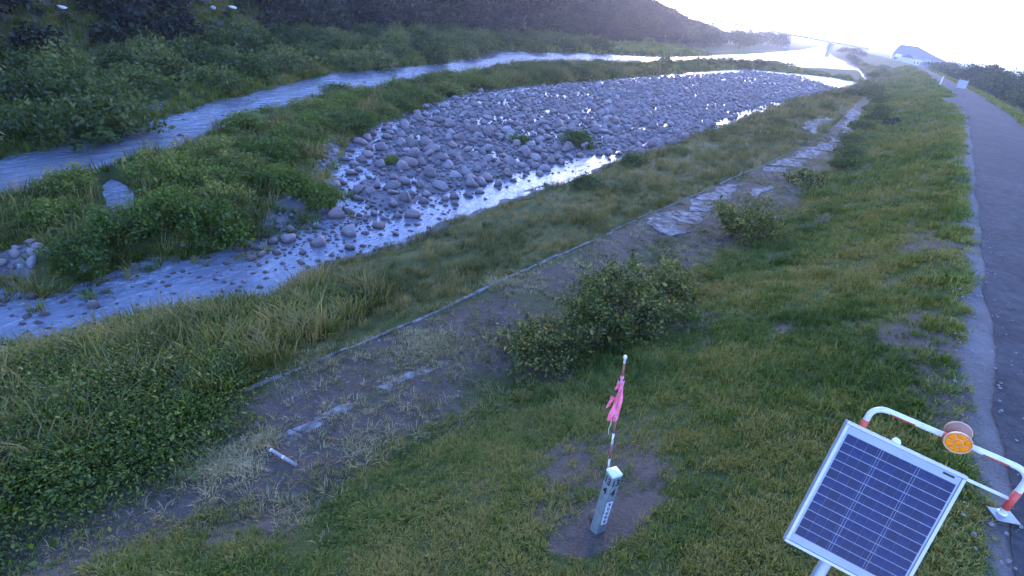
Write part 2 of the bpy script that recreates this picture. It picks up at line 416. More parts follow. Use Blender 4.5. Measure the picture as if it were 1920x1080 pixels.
# concrete crest and broken slabs of the lower path
concrete = worn('weathered_concrete', (.075, .062, .052), (.235, .225, .215), 2.6, .95, .1, 0, .42, .62, .8, .03)
crest_conc = worn('dirty_concrete', (.075, .066, .058), (.2, .19, .18), 4, .95, .1, 0, .4, .66, .8, .02)
path = tag(empty('concrete_path', (0, 0, 0)), kind='structure')
def slab(poly, z_off=.02, th=.12, seedv=0):
    r = random.Random(seedv)
    cx = sum(p[0] for p in poly) / len(poly); cy = sum(p[1] for p in poly) / len(poly)
    pts = []
    for i in range(len(poly)):
        a, b = poly[i], poly[(i + 1) % len(poly)]
        for t in (0, .17, .33, .5, .67, .83):
            x = a[0] + (b[0] - a[0]) * t; y = a[1] + (b[1] - a[1]) * t
            d = math.hypot(b[0] - a[0], b[1] - a[1]) * .075
            pts.append((x + r.uniform(-d, d), y + r.uniform(-d, d)))
    n = len(pts)
    top = [(x, y, tz(x, y) + z_off + .05) for x, y in pts]
    zc = max(tz(cx, cy) + z_off + .05, sum(p[2] for p in top) / n)
    top = [(x, y, .35 * z + .65 * zc) for x, y, z in top]
    mb = MB(); mb.add(top + [(x, y, z - th) for x, y, z in top] + [(cx, cy, zc + .004)],
                      [(i, (i + 1) % n, 2 * n) for i in range(n)] + [(i, n + i, n + (i + 1) % n, (i + 1) % n) for i in range(n)])
    return mb.build('concrete_slab', concrete, path)
SLABS = [[(-9.14, 87.03), (-8.42, 88.35), (-6.91, 74.07), (-7.5, 72.44)],
 [(-7.46, 71.84), (-6.77, 73.05), (-5.84, 62.52), (-6.64, 61.59)],
 [(-6.59, 60.7), (-5.65, 62.48), (-5.0, 57.16), (-6.48, 53.86)],
 [(-6.57, 53.66), (-4.9, 55.78), (-5.27, 50.25), (-6.77, 48.8)],
 [(-6.76, 48.15), (-5.34, 49.46), (-5.78, 44.63), (-7.02, 43.31)],
 [(-7.0, 42.77), (-5.75, 44.13), (-5.99, 40.56), (-7.33, 39.02)],
 [(-7.42, 38.36), (-6.11, 39.87), (-6.28, 37.74), (-7.25, 36.84)],
 [(-7.54, 31.4), (-6.95, 32.07), (-6.83, 27.47), (-7.79, 26.76)],
 [(-7.76, 26.53), (-6.82, 27.21), (-6.51, 25.4), (-7.25, 24.63)],
 [(-7.57, 24.14), (-6.62, 24.99), (-6.13, 22.98), (-7.08, 22.64)],
 [(-8.04, 22.84), (-7.51, 23.88), (-6.99, 22.25), (-7.78, 21.29)],
 [(-7.76, 21.13), (-6.94, 22.12), (-5.93, 21.82), (-6.52, 20.45)],
 [(-6.3, 30.66), (-5.78, 33.52), (-5.46, 33.04), (-5.78, 29.98)],
 [(-10.1, 67.23), (-9.52, 76.52), (-7.93, 63.71), (-8.57, 56.88)],
 [(-7.2, 4.04), (-7.24, 4.42), (-6.92, 4.47), (-6.96, 4.05)],
 [(-7.25, 4.46), (-7.19, 5.02), (-6.92, 5.08), (-6.95, 4.52)],
 [(-7.19, 5.06), (-7.1, 5.64), (-6.91, 5.66), (-6.95, 5.13)],
 [(-7.1, 6.33), (-7.02, 7.08), (-6.82, 7.37), (-6.81, 6.43)],
 [(-7.03, 7.09), (-6.66, 7.88), (-6.74, 7.45)]]
for k, p in enumerate(SLABS): slab(p, -.02 if k < 14 else -.045, .14, k)
crest = tag(empty('revetment_crest', (0, 0, 0)), kind='structure')
yy = -3.0; k = 0
while yy < 95:
    L = random.uniform(1.2, 2.4) if yy < 40 else random.uniform(2.5, 4.5)
    if random.random() < (.93 if yy > 3 else .6):
        mb = MB(); w = random.uniform(.06, .13); pts = []
        x0, x1 = float(EDGE(yy)), float(EDGE(yy + L))
        zz = max(tz(x0, yy), tz(x1, yy + L), tz((x0 + x1) / 2, yy + L / 2)) + random.uniform(-.035, .0)
        a0, a1 = random.uniform(-.05, .05), random.uniform(-.05, .05)
        mb.prism([(x0 - w / 2 + a0, yy), (x0 + w / 2 + a0, yy), (x1 + w / 2 + a1, yy + L - .05), (x1 - w / 2 + a1, yy + L - .05)], zz - .25, zz + .03)
        mb.build('crest_block', crest_conc, crest, bevel=.012)
    yy += L; k += 1

# ------------------------------------------------------------------ scattering of what nobody could count
def scatter_group():
    g = bpy.data.node_groups.new('scatter_points', 'GeometryNodeTree')
    g.interface.new_socket('Geometry', in_out='INPUT', socket_type='NodeSocketGeometry')
    g.interface.new_socket('Collection', in_out='INPUT', socket_type='NodeSocketCollection')
    g.interface.new_socket('Geometry', in_out='OUTPUT', socket_type='NodeSocketGeometry')
    gi, go = g.nodes.new('NodeGroupInput'), g.nodes.new('NodeGroupOutput')
    ci = g.nodes.new('GeometryNodeCollectionInfo'); ci.inputs['Separate Children'].default_value = True; ci.inputs['Reset Children'].default_value = True
    mp_ = g.nodes.new('GeometryNodeMeshToPoints'); ip = g.nodes.new('GeometryNodeInstanceOnPoints'); ip.inputs['Pick Instance'].default_value = True
    def named(nm, t):
        n = g.nodes.new('GeometryNodeInputNamedAttribute'); n.data_type = t; n.inputs['Name'].default_value = nm; return n.outputs[0]
    L = g.links.new
    L(gi.outputs[0], mp_.inputs['Mesh']); L(mp_.outputs[0], ip.inputs['Points']); L(gi.outputs[1], ci.inputs[0]); L(ci.outputs[0], ip.inputs['Instance'])
    L(named('var', 'INT'), ip.inputs['Instance Index']); L(named('scl', 'FLOAT_VECTOR'), ip.inputs['Scale'])
    e2r = g.nodes.new('FunctionNodeEulerToRotation'); L(named('rot', 'FLOAT_VECTOR'), e2r.inputs[0]); L(e2r.outputs[0], ip.inputs['Rotation'])
    L(ip.outputs[0], go.inputs[0]); return g
SG = scatter_group()
def protos(name, meshes):
    c = bpy.data.collections.new(name)
    for i, me in enumerate(meshes):
        c.objects.link(bpy.data.objects.new(me.name, me))
    return c
def scatter(name, P, scl, rot, coll, label, cat, tone_amp=.5, tone_off=.06):
    n = len(P)
    me = bpy.data.meshes.new(name); me.vertices.add(n); me.vertices.foreach_set('co', np.asarray(P, np.float32).ravel())
    a = me.attributes.new('scl', 'FLOAT_VECTOR', 'POINT'); a.data.foreach_set('vector', np.asarray(scl, np.float32).ravel())
    a = me.attributes.new('rot', 'FLOAT_VECTOR', 'POINT'); a.data.foreach_set('vector', np.asarray(rot, np.float32).ravel())
    a = me.attributes.new('var', 'INT', 'POINT'); a.data.foreach_set('value', rng.integers(0, len(coll.objects), n).astype(np.int32))
    P = np.asarray(P); a = me.attributes.new('tone', 'FLOAT', 'POINT'); a.data.foreach_set('value', (tone_amp * (fbm(P[:, 0] * .45 + 60, P[:, 1] * .3 + 8, 4) + .6 * fbm(P[:, 0] * 2.1, P[:, 1] * 2.1 + 30, 2)) + tone_off).astype(np.float32))
    o = link(bpy.data.objects.new(name, me))
    md = o.modifiers.new('scatter', 'NODES'); md.node_group = SG
    md[SG.interface.items_tree['Collection'].identifier] = coll
    return tag(o, label, cat, kind='stuff')

# grass tufts
def tuft(name, n, h, spread, width, lean, mat, seed):
    r = np.random.default_rng(seed); V = []; Fq = []
    for i in range(n):
        a = r.uniform(0, 2 * math.pi); d = spread * math.sqrt(r.random()); bx, by = d * math.cos(a), d * math.sin(a)
        hh = h * r.uniform(.5, 1.15); la = a + r.normal(0, .7); ll = lean * r.uniform(.3, 1.3) * hh
        w = width * r.uniform(.7, 1.3); px, py = -math.sin(la) * w / 2, math.cos(la) * w / 2
        ex, ey = math.cos(la) * ll, math.sin(la) * ll
        b = len(V)
        V += [(bx - px, by - py, -.02), (bx + px, by + py, -.02), (bx + ex * .4 + px * .8, by + ey * .4 + py * .8, hh * .6), (bx + ex * .4 - px * .8, by + ey * .4 - py * .8, hh * .6),
              (bx + ex + px * .15, by + ey + py * .15, hh * (1 - .25 * lean)), (bx + ex - px * .15, by + ey - py * .15, hh * (1 - .25 * lean))]
        Fq += [(b, b + 1, b + 2, b + 3), (b + 3, b + 2, b + 4, b + 5)]
    return mesh_np(name, V, Fq, mat)
g_levee = leafmat('levee_grass_blade', (.042, .07, .004), (.104, .152, .009), (.26, .212, .04), .35, .5)
g_dull = leafmat('bank_grass_blade', (.04, .052, .006), (.105, .108, .014), (.26, .19, .055), .35, .4)
g_dry = leafmat('dry_grass_blade', (.16, .14, .045), (.27, .22, .08), (.36, .31, .15), .3, .6)
short_t = protos('short_tufts', [tuft('short_tuft', 18, .075, .085, .0095, 1.0, g_levee, s) for s in range(6)])
tall_t = protos('tall_tufts', [tuft('tall_tuft', 24, .34, .16, .011, .7, g_dull, 20 + s) for s in range(7)])
reed_t = protos('leafy_tufts', [tuft('leafy_tuft', 26, .4, .2, .03, .8, g_levee, 40 + s) for s in range(5)])
dry_t = protos('dry_tufts', [tuft('dry_tuft', 18, .12, .12, .01, 1.2, g_dry, 60 + s) for s in range(4)])

def rpts(x0, x1, y0, y1, dens):
    n = int(abs(x1 - x0) * (y1 - y0) * dens); return rng.uniform(x0, x1, n), rng.uniform(y0, y1, n)
def sloperot(n, t=.15):
    return np.stack([rng.normal(0, t, n), rng.normal(0, t, n), rng.uniform(0, 6.283, n)], 1)
xs, ys, ss = [], [], []
for y0, y1, dens, sc in ((-.5, 8, 300, 1.0), (8, 15, 170, 1.25), (15, 30, 70, 1.8), (30, 60, 20, 2.6), (60, 130, 6, 4.0), (130, 260, 2, 6)):
    x, y = rpts(-12 if y1 < 100 else -26, 4 if y1 < 100 else 2, y0, y1, dens)
    soil, shd, _ = zones(x, y)
    clump = fbm(x * 1.3 + 5, y * 1.3, 3)
    keep = (x > TOE(y) - .5) & (x < ROAD_L(y) + .12) & (rng.random(len(x)) > soil * 1.0) & (rng.random(len(x)) > shd * 1.1) & (rng.random(len(x)) < .9 + clump)
    x, y, clump = x[keep], y[keep], clump[keep]
    xs.append(x); ys.append(y); ss.append(sc * (.85 + .35 * np.clip(clump + .3, 0, 1.2)) * rng.uniform(.7, 1.4, len(x)))
x, y, s = map(np.concatenate, (xs, ys, ss))
scatter('levee_grass', np.stack([x, y, terrain_z(x, y)], 1), np.stack([s, s, s * rng.uniform(.7, 1.2, len(s))], 1), sloperot(len(s)), short_t, 'short mown grass covering the levee slope beside the road', 'grass', .55, .08)
# right-hand verge
xs, ys, ss = [], [], []
for y0, y1, dens, sc in ((40, 90, 12, 2.6), (90, 260, 3, 4)):
    x, y = rpts(-20, 16, y0, y1, dens)
    keep = (x > ROAD_R(y) + .15) & (x < ROAD_R(y) + 8)
    xs.append(x[keep]); ys.append(y[keep]); ss.append(np.full(keep.sum(), sc))
x, y, s = map(np.concatenate, (xs, ys, ss)); s = s * rng.uniform(.7, 1.5, len(s))
scatter('verge_grass', np.stack([x, y, terrain_z(x, y)], 1), np.stack([s, s, s], 1), sloperot(len(s)), short_t, 'grass verge along the far side of the levee road', 'grass')
# lower bank: tall grass between the concrete crest and the water
xs, ys, ss = [], [], []
for y0, y1, dens, sc in ((-2, 14, 26, .85), (14, 32, 16, 1.05), (32, 70, 6, 1.6), (70, 140, 2.2, 2.6), (140, 330, .7, 4.2)):
    x, y = rpts(-20 if y1 < 150 else -42, -6.5, y0, y1, dens)
    bare = fbm(x * .3 + 11, y * .16, 3)
    keep = (x < EDGE(y) - .05) & (x > BANK(y) + .1) & (rng.random(len(x)) < .75 - bare * .9)
    x, y = x[keep], y[keep]
    xs.append(x); ys.append(y); ss.append(sc * rng.uniform(.6, 1.35, len(x)) * (.8 + .5 * fbm(x * .5, y * .5, 2)))
x, y, s = map(np.concatenate, (xs, ys, ss))
scatter('bank_grass', np.stack([x, y, terrain_z(x, y)], 1), np.stack([s, s, s], 1), sloperot(len(s)), tall_t, 'tall brownish grass on the bank above the near channel', 'grass')
# island and far bank undergrowth
xs, ys, ss = [], [], []
for y0, y1, x0, dens, sc in ((-2, 20, -40, 9, .7), (20, 50, -55, 5, .9), (50, 100, -62, 2, 1.5), (100, 200, -70, .8, 2.2)):
    x, y = rpts(x0, -15, y0, y1, dens)
    i_ = sdist(ISLAND, x, y); gr = np.maximum(sdist(GRAVEL, x, y), np.maximum(sdist(GULLY, x, y), sdist(COBBLES, x, y))); po = sdist(POND, x, y)
    keep = (i_ > -.2) & (gr < .4) & (po < -.3) & (x < BANK(y) - 1)
    xs.append(x[keep]); ys.append(y[keep]); ss.append(np.full(keep.sum(), sc))
for y0, y1, dens, sc in ((0, 60, 6, 1.2), (60, 200, 1.2, 2)):
    x, y = rpts(-105, -30, y0, y1, dens)
    keep = (sdist(FARBANK, x, y) > .3) & (x > HILLFOOT(y) - 6) & (sdist(SIDEPOND, x, y) < -.3)
    xs.append(x[keep]); ys.append(y[keep]); ss.append(np.full(keep.sum(), sc))
x, y, s = map(np.concatenate, (xs, ys, ss)); s = s * rng.uniform(.6, 1.4, len(s))
scatter('river_bar_undergrowth', np.stack([x, y, terrain_z(x, y)], 1), np.stack([s, s, s], 1), sloperot(len(s), .2), reed_t, 'low leafy undergrowth covering the river bars between the shrubs', 'undergrowth')
# tall mixed grass in the thicket at the lower left and in the shallows
x, y = rpts(-18, -7.5, -2.5, 9, 40)
kb = (x < EDGE(y) + .3 - .35 * np.clip(y - 3, 0, 9)) & (x > BANK(y) + .2) & (rng.random(len(x)) < .8 + .6 * fbm(x * .7, y * .7, 2)); x, y = x[kb], y[kb]; s = rng.uniform(.5, 1.35, len(x))
scatter('thicket_grass', np.stack([x, y, terrain_z(x, y)], 1), np.stack([s, s, s], 1), sloperot(len(s), .25), reed_t, 'tall mixed grass and weeds filling the thicket on the left bank', 'grass')
x, y = rpts(-22, -15, 2, 18, 5)
kb = (sdist(ISLAND, x, y) > -.9) & (sdist(ISLAND, x, y) < .5) & (rng.random(len(x)) < .5 + fbm(x, y, 2)); x, y = x[kb], y[kb]; s = rng.uniform(.5, 1.1, len(x))
scatter('waterside_grass', np.stack([x, y, np.maximum(terrain_z(x, y), WATER_Z - .05)], 1), np.stack([s, s, s], 1), sloperot(len(s), .25), reed_t, 'grass growing out of the shallow water along the island edge', 'grass')
x, y = rpts(-18, -7.5, -2.5, 10, 9)
kb = (x < EDGE(y) + .2 - .3 * np.clip(y - 3, 0, 9)) & (x > BANK(y) + .2); x, y = x[kb], y[kb]; s = rng.uniform(1.2, 2.5, len(x))
scatter('thicket_stalks', np.stack([x, y, terrain_z(x, y)], 1), np.stack([s, s, s], 1), sloperot(len(s), .2), tall_t, 'tall brownish grass stalks standing out of the left bank thicket', 'grass')
x, y = rpts(-62, -17, 0, 110, 1.6)
gr = np.maximum(sdist(GRAVEL, x, y), np.maximum(sdist(GULLY, x, y), sdist(COBBLES, x, y)))
kb = (sdist(ISLAND, x, y) > .2) & (gr < .1) & (sdist(POND, x, y) < -.4) & (x < BANK(y) - 1); x, y = x[kb], y[kb]; s = rng.uniform(1.6, 3.2, len(x)) * (1 + .006 * y)
scatter('island_grass', np.stack([x, y, terrain_z(x, y)], 1), np.stack([s, s, s * .9], 1), sloperot(len(s), .2), tall_t, 'tall olive grass growing between the shrubs of the river island', 'grass')
# yellowed weeds on the berm
xs, ys = [], []
for (px, py, r_, n) in [(*p, r_, n) for p, r_, n in (((-7.21, 8.27), .75, 150), ((-7.69, 8.23), .5, 60), ((-8.38, 12.24), .7, 70), ((-8.13, 12.99), .6, 50), ((-7.16, 3.3), .55, 110), ((-7.19, 2.87), .4, 70), ((-7.27, 3.93), .2, 30), ((-8.86, 6.24), .7, 40), ((-5.82, 19.26), .8, 60), ((-6.24, 5.52), 1.0, 60), ((-5.43, 3.35), .8, 40))]:
    xs.append(rng.normal(px, r_ * .55, n)); ys.append(rng.normal(py, r_ * .55, n))
xb, yb = rpts(-9, -4, 0, 40, 7)
kb = (xb < TOE(yb)) & (xb > EDGE(yb)); xs.append(xb[kb]); ys.append(yb[kb])
x, y = np.concatenate(xs), np.concatenate(ys); s = rng.uniform(.5, 1.2, len(x))
scatter('dry_weeds', np.stack([x, y, terrain_z(x, y)], 1), np.stack([s, s, s], 1), sloperot(len(s)), dry_t, 'yellowed dry weeds in patches on the bare berm', 'weeds')
xb, yb = rpts(-9.4, -3.5, -1, 60, 34)
kb = (xb < TOE(yb) + .3) & (xb > EDGE(yb)) & (rng.random(len(xb)) < .42 + 1.0 * fbm(xb * .6, yb * .6, 3)); x, y = xb[kb], yb[kb]; s = rng.uniform(.6, 1.5, len(x))
scatter('berm_weeds', np.stack([x, y, terrain_z(x, y)], 1), np.stack([s, s, s * .8], 1), sloperot(len(s)), protos('berm_tufts', [tuft('berm_tuft', 14, .1, .1, .01, 1.1, g_dull, 80 + q) for q in range(4)]), 'sparse low weeds on the dark bare berm', 'weeds')

# ------------------------------------------------------------------ leaves
def leaf_mesh(name, C, size, mat, seed, up=.4, aspect=.55):
    r = np.random.default_rng(seed); n = len(C)
    nrm = r.normal(size=(n, 3)); nrm[:, 2] += up * 2; nrm /= np.linalg.norm(nrm, axis=1)[:, None]
    t = np.cross(nrm, r.normal(size=(n, 3))); t /= np.linalg.norm(t, axis=1)[:, None]
    b = np.cross(nrm, t); s = (size * np.exp(r.normal(0, .38, n)))[:, None]
    V = np.stack([C - t * s * .5, C + b * s * aspect * .5 - t * s * .05, C + t * s * .5, C - b * s * aspect * .5 - t * s * .05], 1).reshape(-1, 3)
    return mesh_np(name, V, np.arange(4 * n).reshape(n, 4), mat)
def clump_cloud(k, per, rad, sig, seed, zmin=.08, shell=.55):
    """leaf centres in k clumps inside an ellipsoid of radii rad standing on z = 0"""
    r = np.random.default_rng(seed)
    d = r.normal(size=(k, 3)); d /= np.linalg.norm(d, axis=1)[:, None]; d[:, 2] = np.abs(d[:, 2]) * .95 - .12
    rr = shell + (1 - shell) * r.random(k) ** .6
    ang = np.arctan2(d[:, 1], d[:, 0]); lob = 1 + .16 * np.sin(3 * ang + r.uniform(0, 6)) + .1 * np.sin(5 * ang + r.uniform(0, 6))
    c = d * (rr * lob)[:, None] * np.array(rad); c[:, 2] += rad[2] * .18
    P = np.repeat(c, per, 0) + r.normal(size=(k * per, 3)) * np.array([sig, sig, sig * .75]) * r.uniform(.6, 1.3, (k, 1)).repeat(per, 0)
    P[:, 2] = np.where(P[:, 2] < zmin, zmin + r.random(len(P)) * .15, P[:, 2])
    return P
bark = worn('brown_bark', (.05, .04, .032), (.11, .09, .07), 14, .95, .1)
def stems(name, n, h, spread, r0, seed):
    r = random.Random(seed); mb = MB()
    for i in range(n):
        a = 6.283 * (i + r.random() * .6) / n; x = y = 0; z = -.1; pts = [(.04 * math.cos(a), .04 * math.sin(a), -.1)]
        for q in range(3):
            x += spread / 3 * math.cos(a) * r.uniform(.6, 1.2); y += spread / 3 * math.sin(a) * r.uniform(.6, 1.2); z += h / 3 * r.uniform(.8, 1.1)
            a += r.uniform(-.4, .4); pts.append((x, y, z))
        mb.tube(pts, [r0, r0 * .75, r0 * .5, r0 * .2], 5)
    me = bpy.data.meshes.new(name); me.from_pydata(mb.v, [], mb.f); me.update(); me.materials.append(bark); return me

lm_willow = leafmat('willow_leaf', (.035, .062, .005), (.085, .13, .01), (.19, .18, .035), .35, .4)
lm_dark = leafmat('dark_leaf', (.018, .032, .008), (.034, .052, .012), (.065, .08, .02), .25, .5)
lm_bush = leafmat('bush_leaf', (.03, .048, .006), (.08, .105, .012), (.30, .25, .055), .38, .8)
lm_vine = leafmat('vine_leaf', (.035, .062, .005), (.085, .13, .01), (.24, .23, .045), .35, .7)

WILLOW = [(leaf_mesh('willow_foliage', clump_cloud(70, 58, (1, 1, .78), .14, 100 + s), .078, lm_willow, s), stems('willow_stem', 6, .7, .55, .028, s)) for s in range(5)]
lm_far = leafmat('far_shrub_leaf', (.025, .042, .005), (.06, .086, .01), (.13, .13, .03), .3, .35)
FARSHRUB = [(leaf_mesh('far_foliage', clump_cloud(50, 44, (1, 1, .8), .16, 200 + s), .105, lm_far, s), stems('far_stem', 5, .7, .5, .035, 30 + s)) for s in range(4)]
def place_shrub(kind, x, y, r, h, label, group, name='river_shrub', z=None, cat='shrub'):
    fo, st = random.choice(kind)
    rz = random.uniform(0, 6.28)
    e = empty(name, (x, y, tz(x, y) if z is None else z), rz)
    for nm, me, k in (('foliage', fo, 1), ('stem', st, 1)):
        o = link(bpy.data.objects.new(nm, me), e)
        o.scale = (r, r * random.uniform(.85, 1.15), h / .8)
    return tag(e, label, cat, group)

def poisson(n_try, sample, dist, prev=()):
    pts = list(prev)
    base = len(pts)
    for _ in range(n_try):
        x, y = sample(); d = dist(x, y)
        if all((x - a) ** 2 + (y - b) ** 2 > d * d for a, b in pts): pts.append((x, y))
    return pts[base:]
def one(poly, x, y): return float(sdist(poly, np.array([x]), np.array([y]))[0])

# pebbles on the bare berm and the road shoulder
def pebble_mesh(seed):
    r = np.random.default_rng(seed); import bmesh
    bm = bmesh.new(); bmesh.ops.create_icosphere(bm, subdivisions=1, radius=.5)
    for v in bm.verts: v.co *= r.uniform(.75, 1.15)
    me = bpy.data.meshes.new('pebble'); bm.to_mesh(me); bm.free(); me.materials.append(pebble_m); return me
pebble_m = worn('grey_pebble', (.14, .125, .115), (.32, .30, .29), 2, .9, .2)
x1_, y1_ = rpts(-9.4, -3.5, -1, 40, 16); k1 = (x1_ < TOE(y1_) + .2) & (x1_ > EDGE(y1_)) & (rng.random(len(x1_)) < .5 + fbm(x1_, y1_, 2))
x2_, y2_ = rpts(1.2, 3.4, 3, 45, 22); k2 = (np.abs(x2_ - ROAD_L(y2_) - .1) < .5)
x, y = np.concatenate([x1_[k1], x2_[k2]]), np.concatenate([y1_[k1], y2_[k2]]); s = .018 + .06 * rng.random(len(x)) ** 3
scatter('loose_pebbles', np.stack([x, y, np.where(x > 0, np.maximum(terrain_z(x, y), .02), terrain_z(x, y)) + s * .1], 1), np.stack([s, s * .9, s * .6], 1), sloperot(len(s)), protos('pebbles', [pebble_mesh(q) for q in range(4)]), 'loose pebbles on the bare berm and along the road shoulder', 'pebbles')

# ------------------------------------------------------------------ shrubs on the island
def isl_ok(x, y):
    return (one(ISLAND, x, y) > .55 and one(GRAVEL, x, y) < -.1 and one(POND, x, y) < -.9 and one(GULLY, x, y) < -.5 and one(COBBLES, x, y) < -.6 and x < BANK(np.array(y)) - 1.5)
ip = []
for y0, y1, x0, x1, n in ((-1, 16, -37, -18.5, 900), (16, 45, -50, -20, 1100), (45, 90, -58, -35, 500), (90, 185, -62, -15, 400)):
    cand = np.stack([rng.uniform(x0, x1, n), rng.uniform(y0, y1, n)], 1)
    a, b = cand[:, 0], cand[:, 1]
    ok = (sdist(ISLAND, a, b) > .5 + .006 * b) & (sdist(GRAVEL, a, b) < -.2) & (sdist(POND, a, b) < -1.0) & (sdist(GULLY, a, b) < -.4) & (sdist(COBBLES, a, b) < -.7) & (a < BANK(b) - 2.5)
    for x, y in cand[ok]:
        d = 1.75 + .016 * y
        if all((x - p) ** 2 + (y - q) ** 2 > d * d for p, q in ip): ip.append((x, y))
for x, y in ip:
    if y < 16 and x < -26 and one(ISLAND, x, y) < 2.4: continue
    r = random.uniform(.8, 1.4) * (1 + .006 * y)
    near_far = one(ISLAND, x, y) < 3 and x < -30 + .0 * y
    big = 'large' if r > 1.25 else 'mid-sized' if r > 1.05 else 'small'
    if y > 110: where, grp = 'on the farthest bar near the upstream pool', 'shrubs on the farthest bar'
    elif y > 60: where, grp = 'on the narrow bar beyond the upstream boulders', 'shrubs on the narrow bar'
    elif one(POND, x, y) > -3.2: where, grp = 'beside the small pool on the river island', 'shrubs around the island pool'
    elif one(GULLY, x, y) > -2.2: where, grp = 'beside the stony gully on the river island', 'shrubs beside the island gully'
    elif one(COBBLES, x, y) > -3: where, grp = 'beside the cobble patch at the left edge', 'shrubs by the cobble patch'
    elif near_far and y < 22: where, grp = 'on the island beside the far channel, left of its bend', 'island shrubs by the lower far channel'
    elif near_far: where, grp = 'on the island beside the far channel, behind the boulders', 'island shrubs by the upper far channel'
    elif one(GRAVEL, x, y) > -4: where, grp = 'at the left edge of the boulder field', 'shrubs at the boulder field edge'
    elif one(ISLAND, x, y) < 2.2: where, grp = 'at the island edge above the near channel', 'island shrubs above the near channel'
    else: where, grp = 'in the middle of the river island', 'shrubs in the middle of the island'
    place_shrub(WILLOW if y < 60 else FARSHRUB, x, y, r, min(r, 1.5) * random.uniform(.65, 1.0) * (.72 if near_far else 1), big + ' leafy shrub ' + where, big + ' ' + grp)
x, y = (-25.47, 10.42)
place_shrub(WILLOW, x, y, 1.4, 1.45, 'tall rounded light green shrub beside the small island pond', None)
for i in range(26):      # bushes hiding the far channel upstream
    t = i / 25; x, y = -52 + 9 * t + random.uniform(-2, 2), 128 + 70 * t + random.uniform(-3, 3)
    place_shrub(FARSHRUB, x, y, random.uniform(1.6, 2.6), random.uniform(1.1, 1.9), 'low distant bush in the row between boulders and upstream pool', 'row of bushes by the upstream pool')
# small shrubs among the boulders
for k, ((x, y), r, lab) in enumerate(((((-23.59, 34.31)), .8, 'small green bush growing among the middle boulders'), ((-20.86, 38.28), 1.3, 'dark low bush among boulders above the near channel bend'), ((-24.05, 22.25), .5, 'small grassy bush near the left edge of the boulder field'), ((-18.91, 6.82), .45, 'small tuft of shrub standing in the near channel'))):
    place_shrub(WILLOW, x, y, r, r * .8, lab, None)
# shrubs along the far bank
fp = []
n = 1500
cand = np.stack([rng.uniform(-82, -33, n), rng.uniform(2, 130, n)], 1); a, b = cand[:, 0], cand[:, 1]
fbd = sdist(FARBANK, a, b)
ok = (fbd > .6) & (a > HILLFOOT(b) - 1) & (sdist(SIDEPOND, a, b) < -1.2)
for x, y in cand[ok]:
    d = 2.2 + .025 * y
    if all((x - p) ** 2 + (y - q) ** 2 > d * d for p, q in fp): fp.append((x, y))
for x, y in fp:
    r = random.uniform(1.4, 2.3) * (1 + .005 * y)
    d = one(FARBANK, x, y)
    big = 'broad' if r > 2.2 else 'small' if r < 1.75 else 'mid-sized'
    if one(SIDEPOND, x, y) > -4: where, grp = 'around the side pool on the far bank', 'far bank shrubs round the side pool'
    elif y < 25: where, grp = ('at the water edge' if d < 4 else 'below the hill') + ' on the far bank, left of the side pool', 'far bank shrubs left of the side pool ' + ('at the water' if d < 4 else 'below the hill')
    elif y < 60: where, grp = ('at the water edge' if d < 4 else 'below the hill') + ' on the far bank opposite the boulder field', 'far bank shrubs opposite the boulders ' + ('at the water' if d < 4 else 'below the hill')
    else: where, grp = ('at the water edge' if d < 4 else 'below the hill') + ' on the far bank upstream of the channel bend', 'far bank shrubs upstream ' + ('at the water' if d < 4 else 'below the hill')
    place_shrub(FARSHRUB, x, y, r, random.uniform(1.2, 2.0) * (1 + .003 * y), big + ' bushy shrub ' + where, big + ' ' + grp)

# ------------------------------------------------------------------ trees
def tree_meshes(name, h, cr, seed, lmat, k=34, per=30, leaf=.42, base=.3):
    r = random.Random(seed)
    P = clump_cloud(k, per, (cr, cr, h * (1 - base) * .5), cr * .23, seed, -h * .12, .35)
    P[:, 2] += h * (base + .16)
    fo = leaf_mesh(name + '_foliage', P, leaf, lmat, seed)
    mb = MB(); mb.tube([(0, 0, -.4), (.05 * cr, .02, h * .3), (.0, .08 * cr, h * .6), (.04, .0, h * .85)], [h * .028, h * .022, h * .014, h * .005], 7)
    for i in range(6):
        a = i * 1.05 + r.random() * .6; z = h * r.uniform(.28, .6); L = cr * r.uniform(.6, .9)
        mb.tube([(0, 0, z), (L * .5 * math.cos(a), L * .5 * math.sin(a), z + h * .1), (L * math.cos(a), L * math.sin(a), z + h * .2)], [h * .012, h * .008, h * .003], 5)
    st = bpy.data.meshes.new(name + '_trunk'); st.from_pydata(mb.v, [], mb.f); st.update(); st.materials.append(bark)
    return fo, st
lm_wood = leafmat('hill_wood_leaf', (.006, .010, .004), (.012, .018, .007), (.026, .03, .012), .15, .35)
def joined(name, fo, st):
    me = bpy.data.meshes.new(name)
    v = [tuple(q.co) for q in fo.vertices]; f = [tuple(p.vertices) for p in fo.polygons]; b = len(v)
    v += [tuple(q.co) for q in st.vertices]; f += [tuple(b + i for i in p.vertices) for p in st.polygons]
    me.from_pydata(v, [], f); me.update(); me.materials.append(lm_wood); me.materials.append(bark)
    nf = len(fo.polygons)
    me.polygons.foreach_set('material_index', np.array([0] * nf + [1] * (len(f) - nf), np.int32)); return me
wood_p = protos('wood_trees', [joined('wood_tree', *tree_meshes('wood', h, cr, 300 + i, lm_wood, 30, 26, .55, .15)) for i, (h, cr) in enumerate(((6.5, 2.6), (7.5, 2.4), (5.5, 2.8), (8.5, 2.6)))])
SHEDS = []
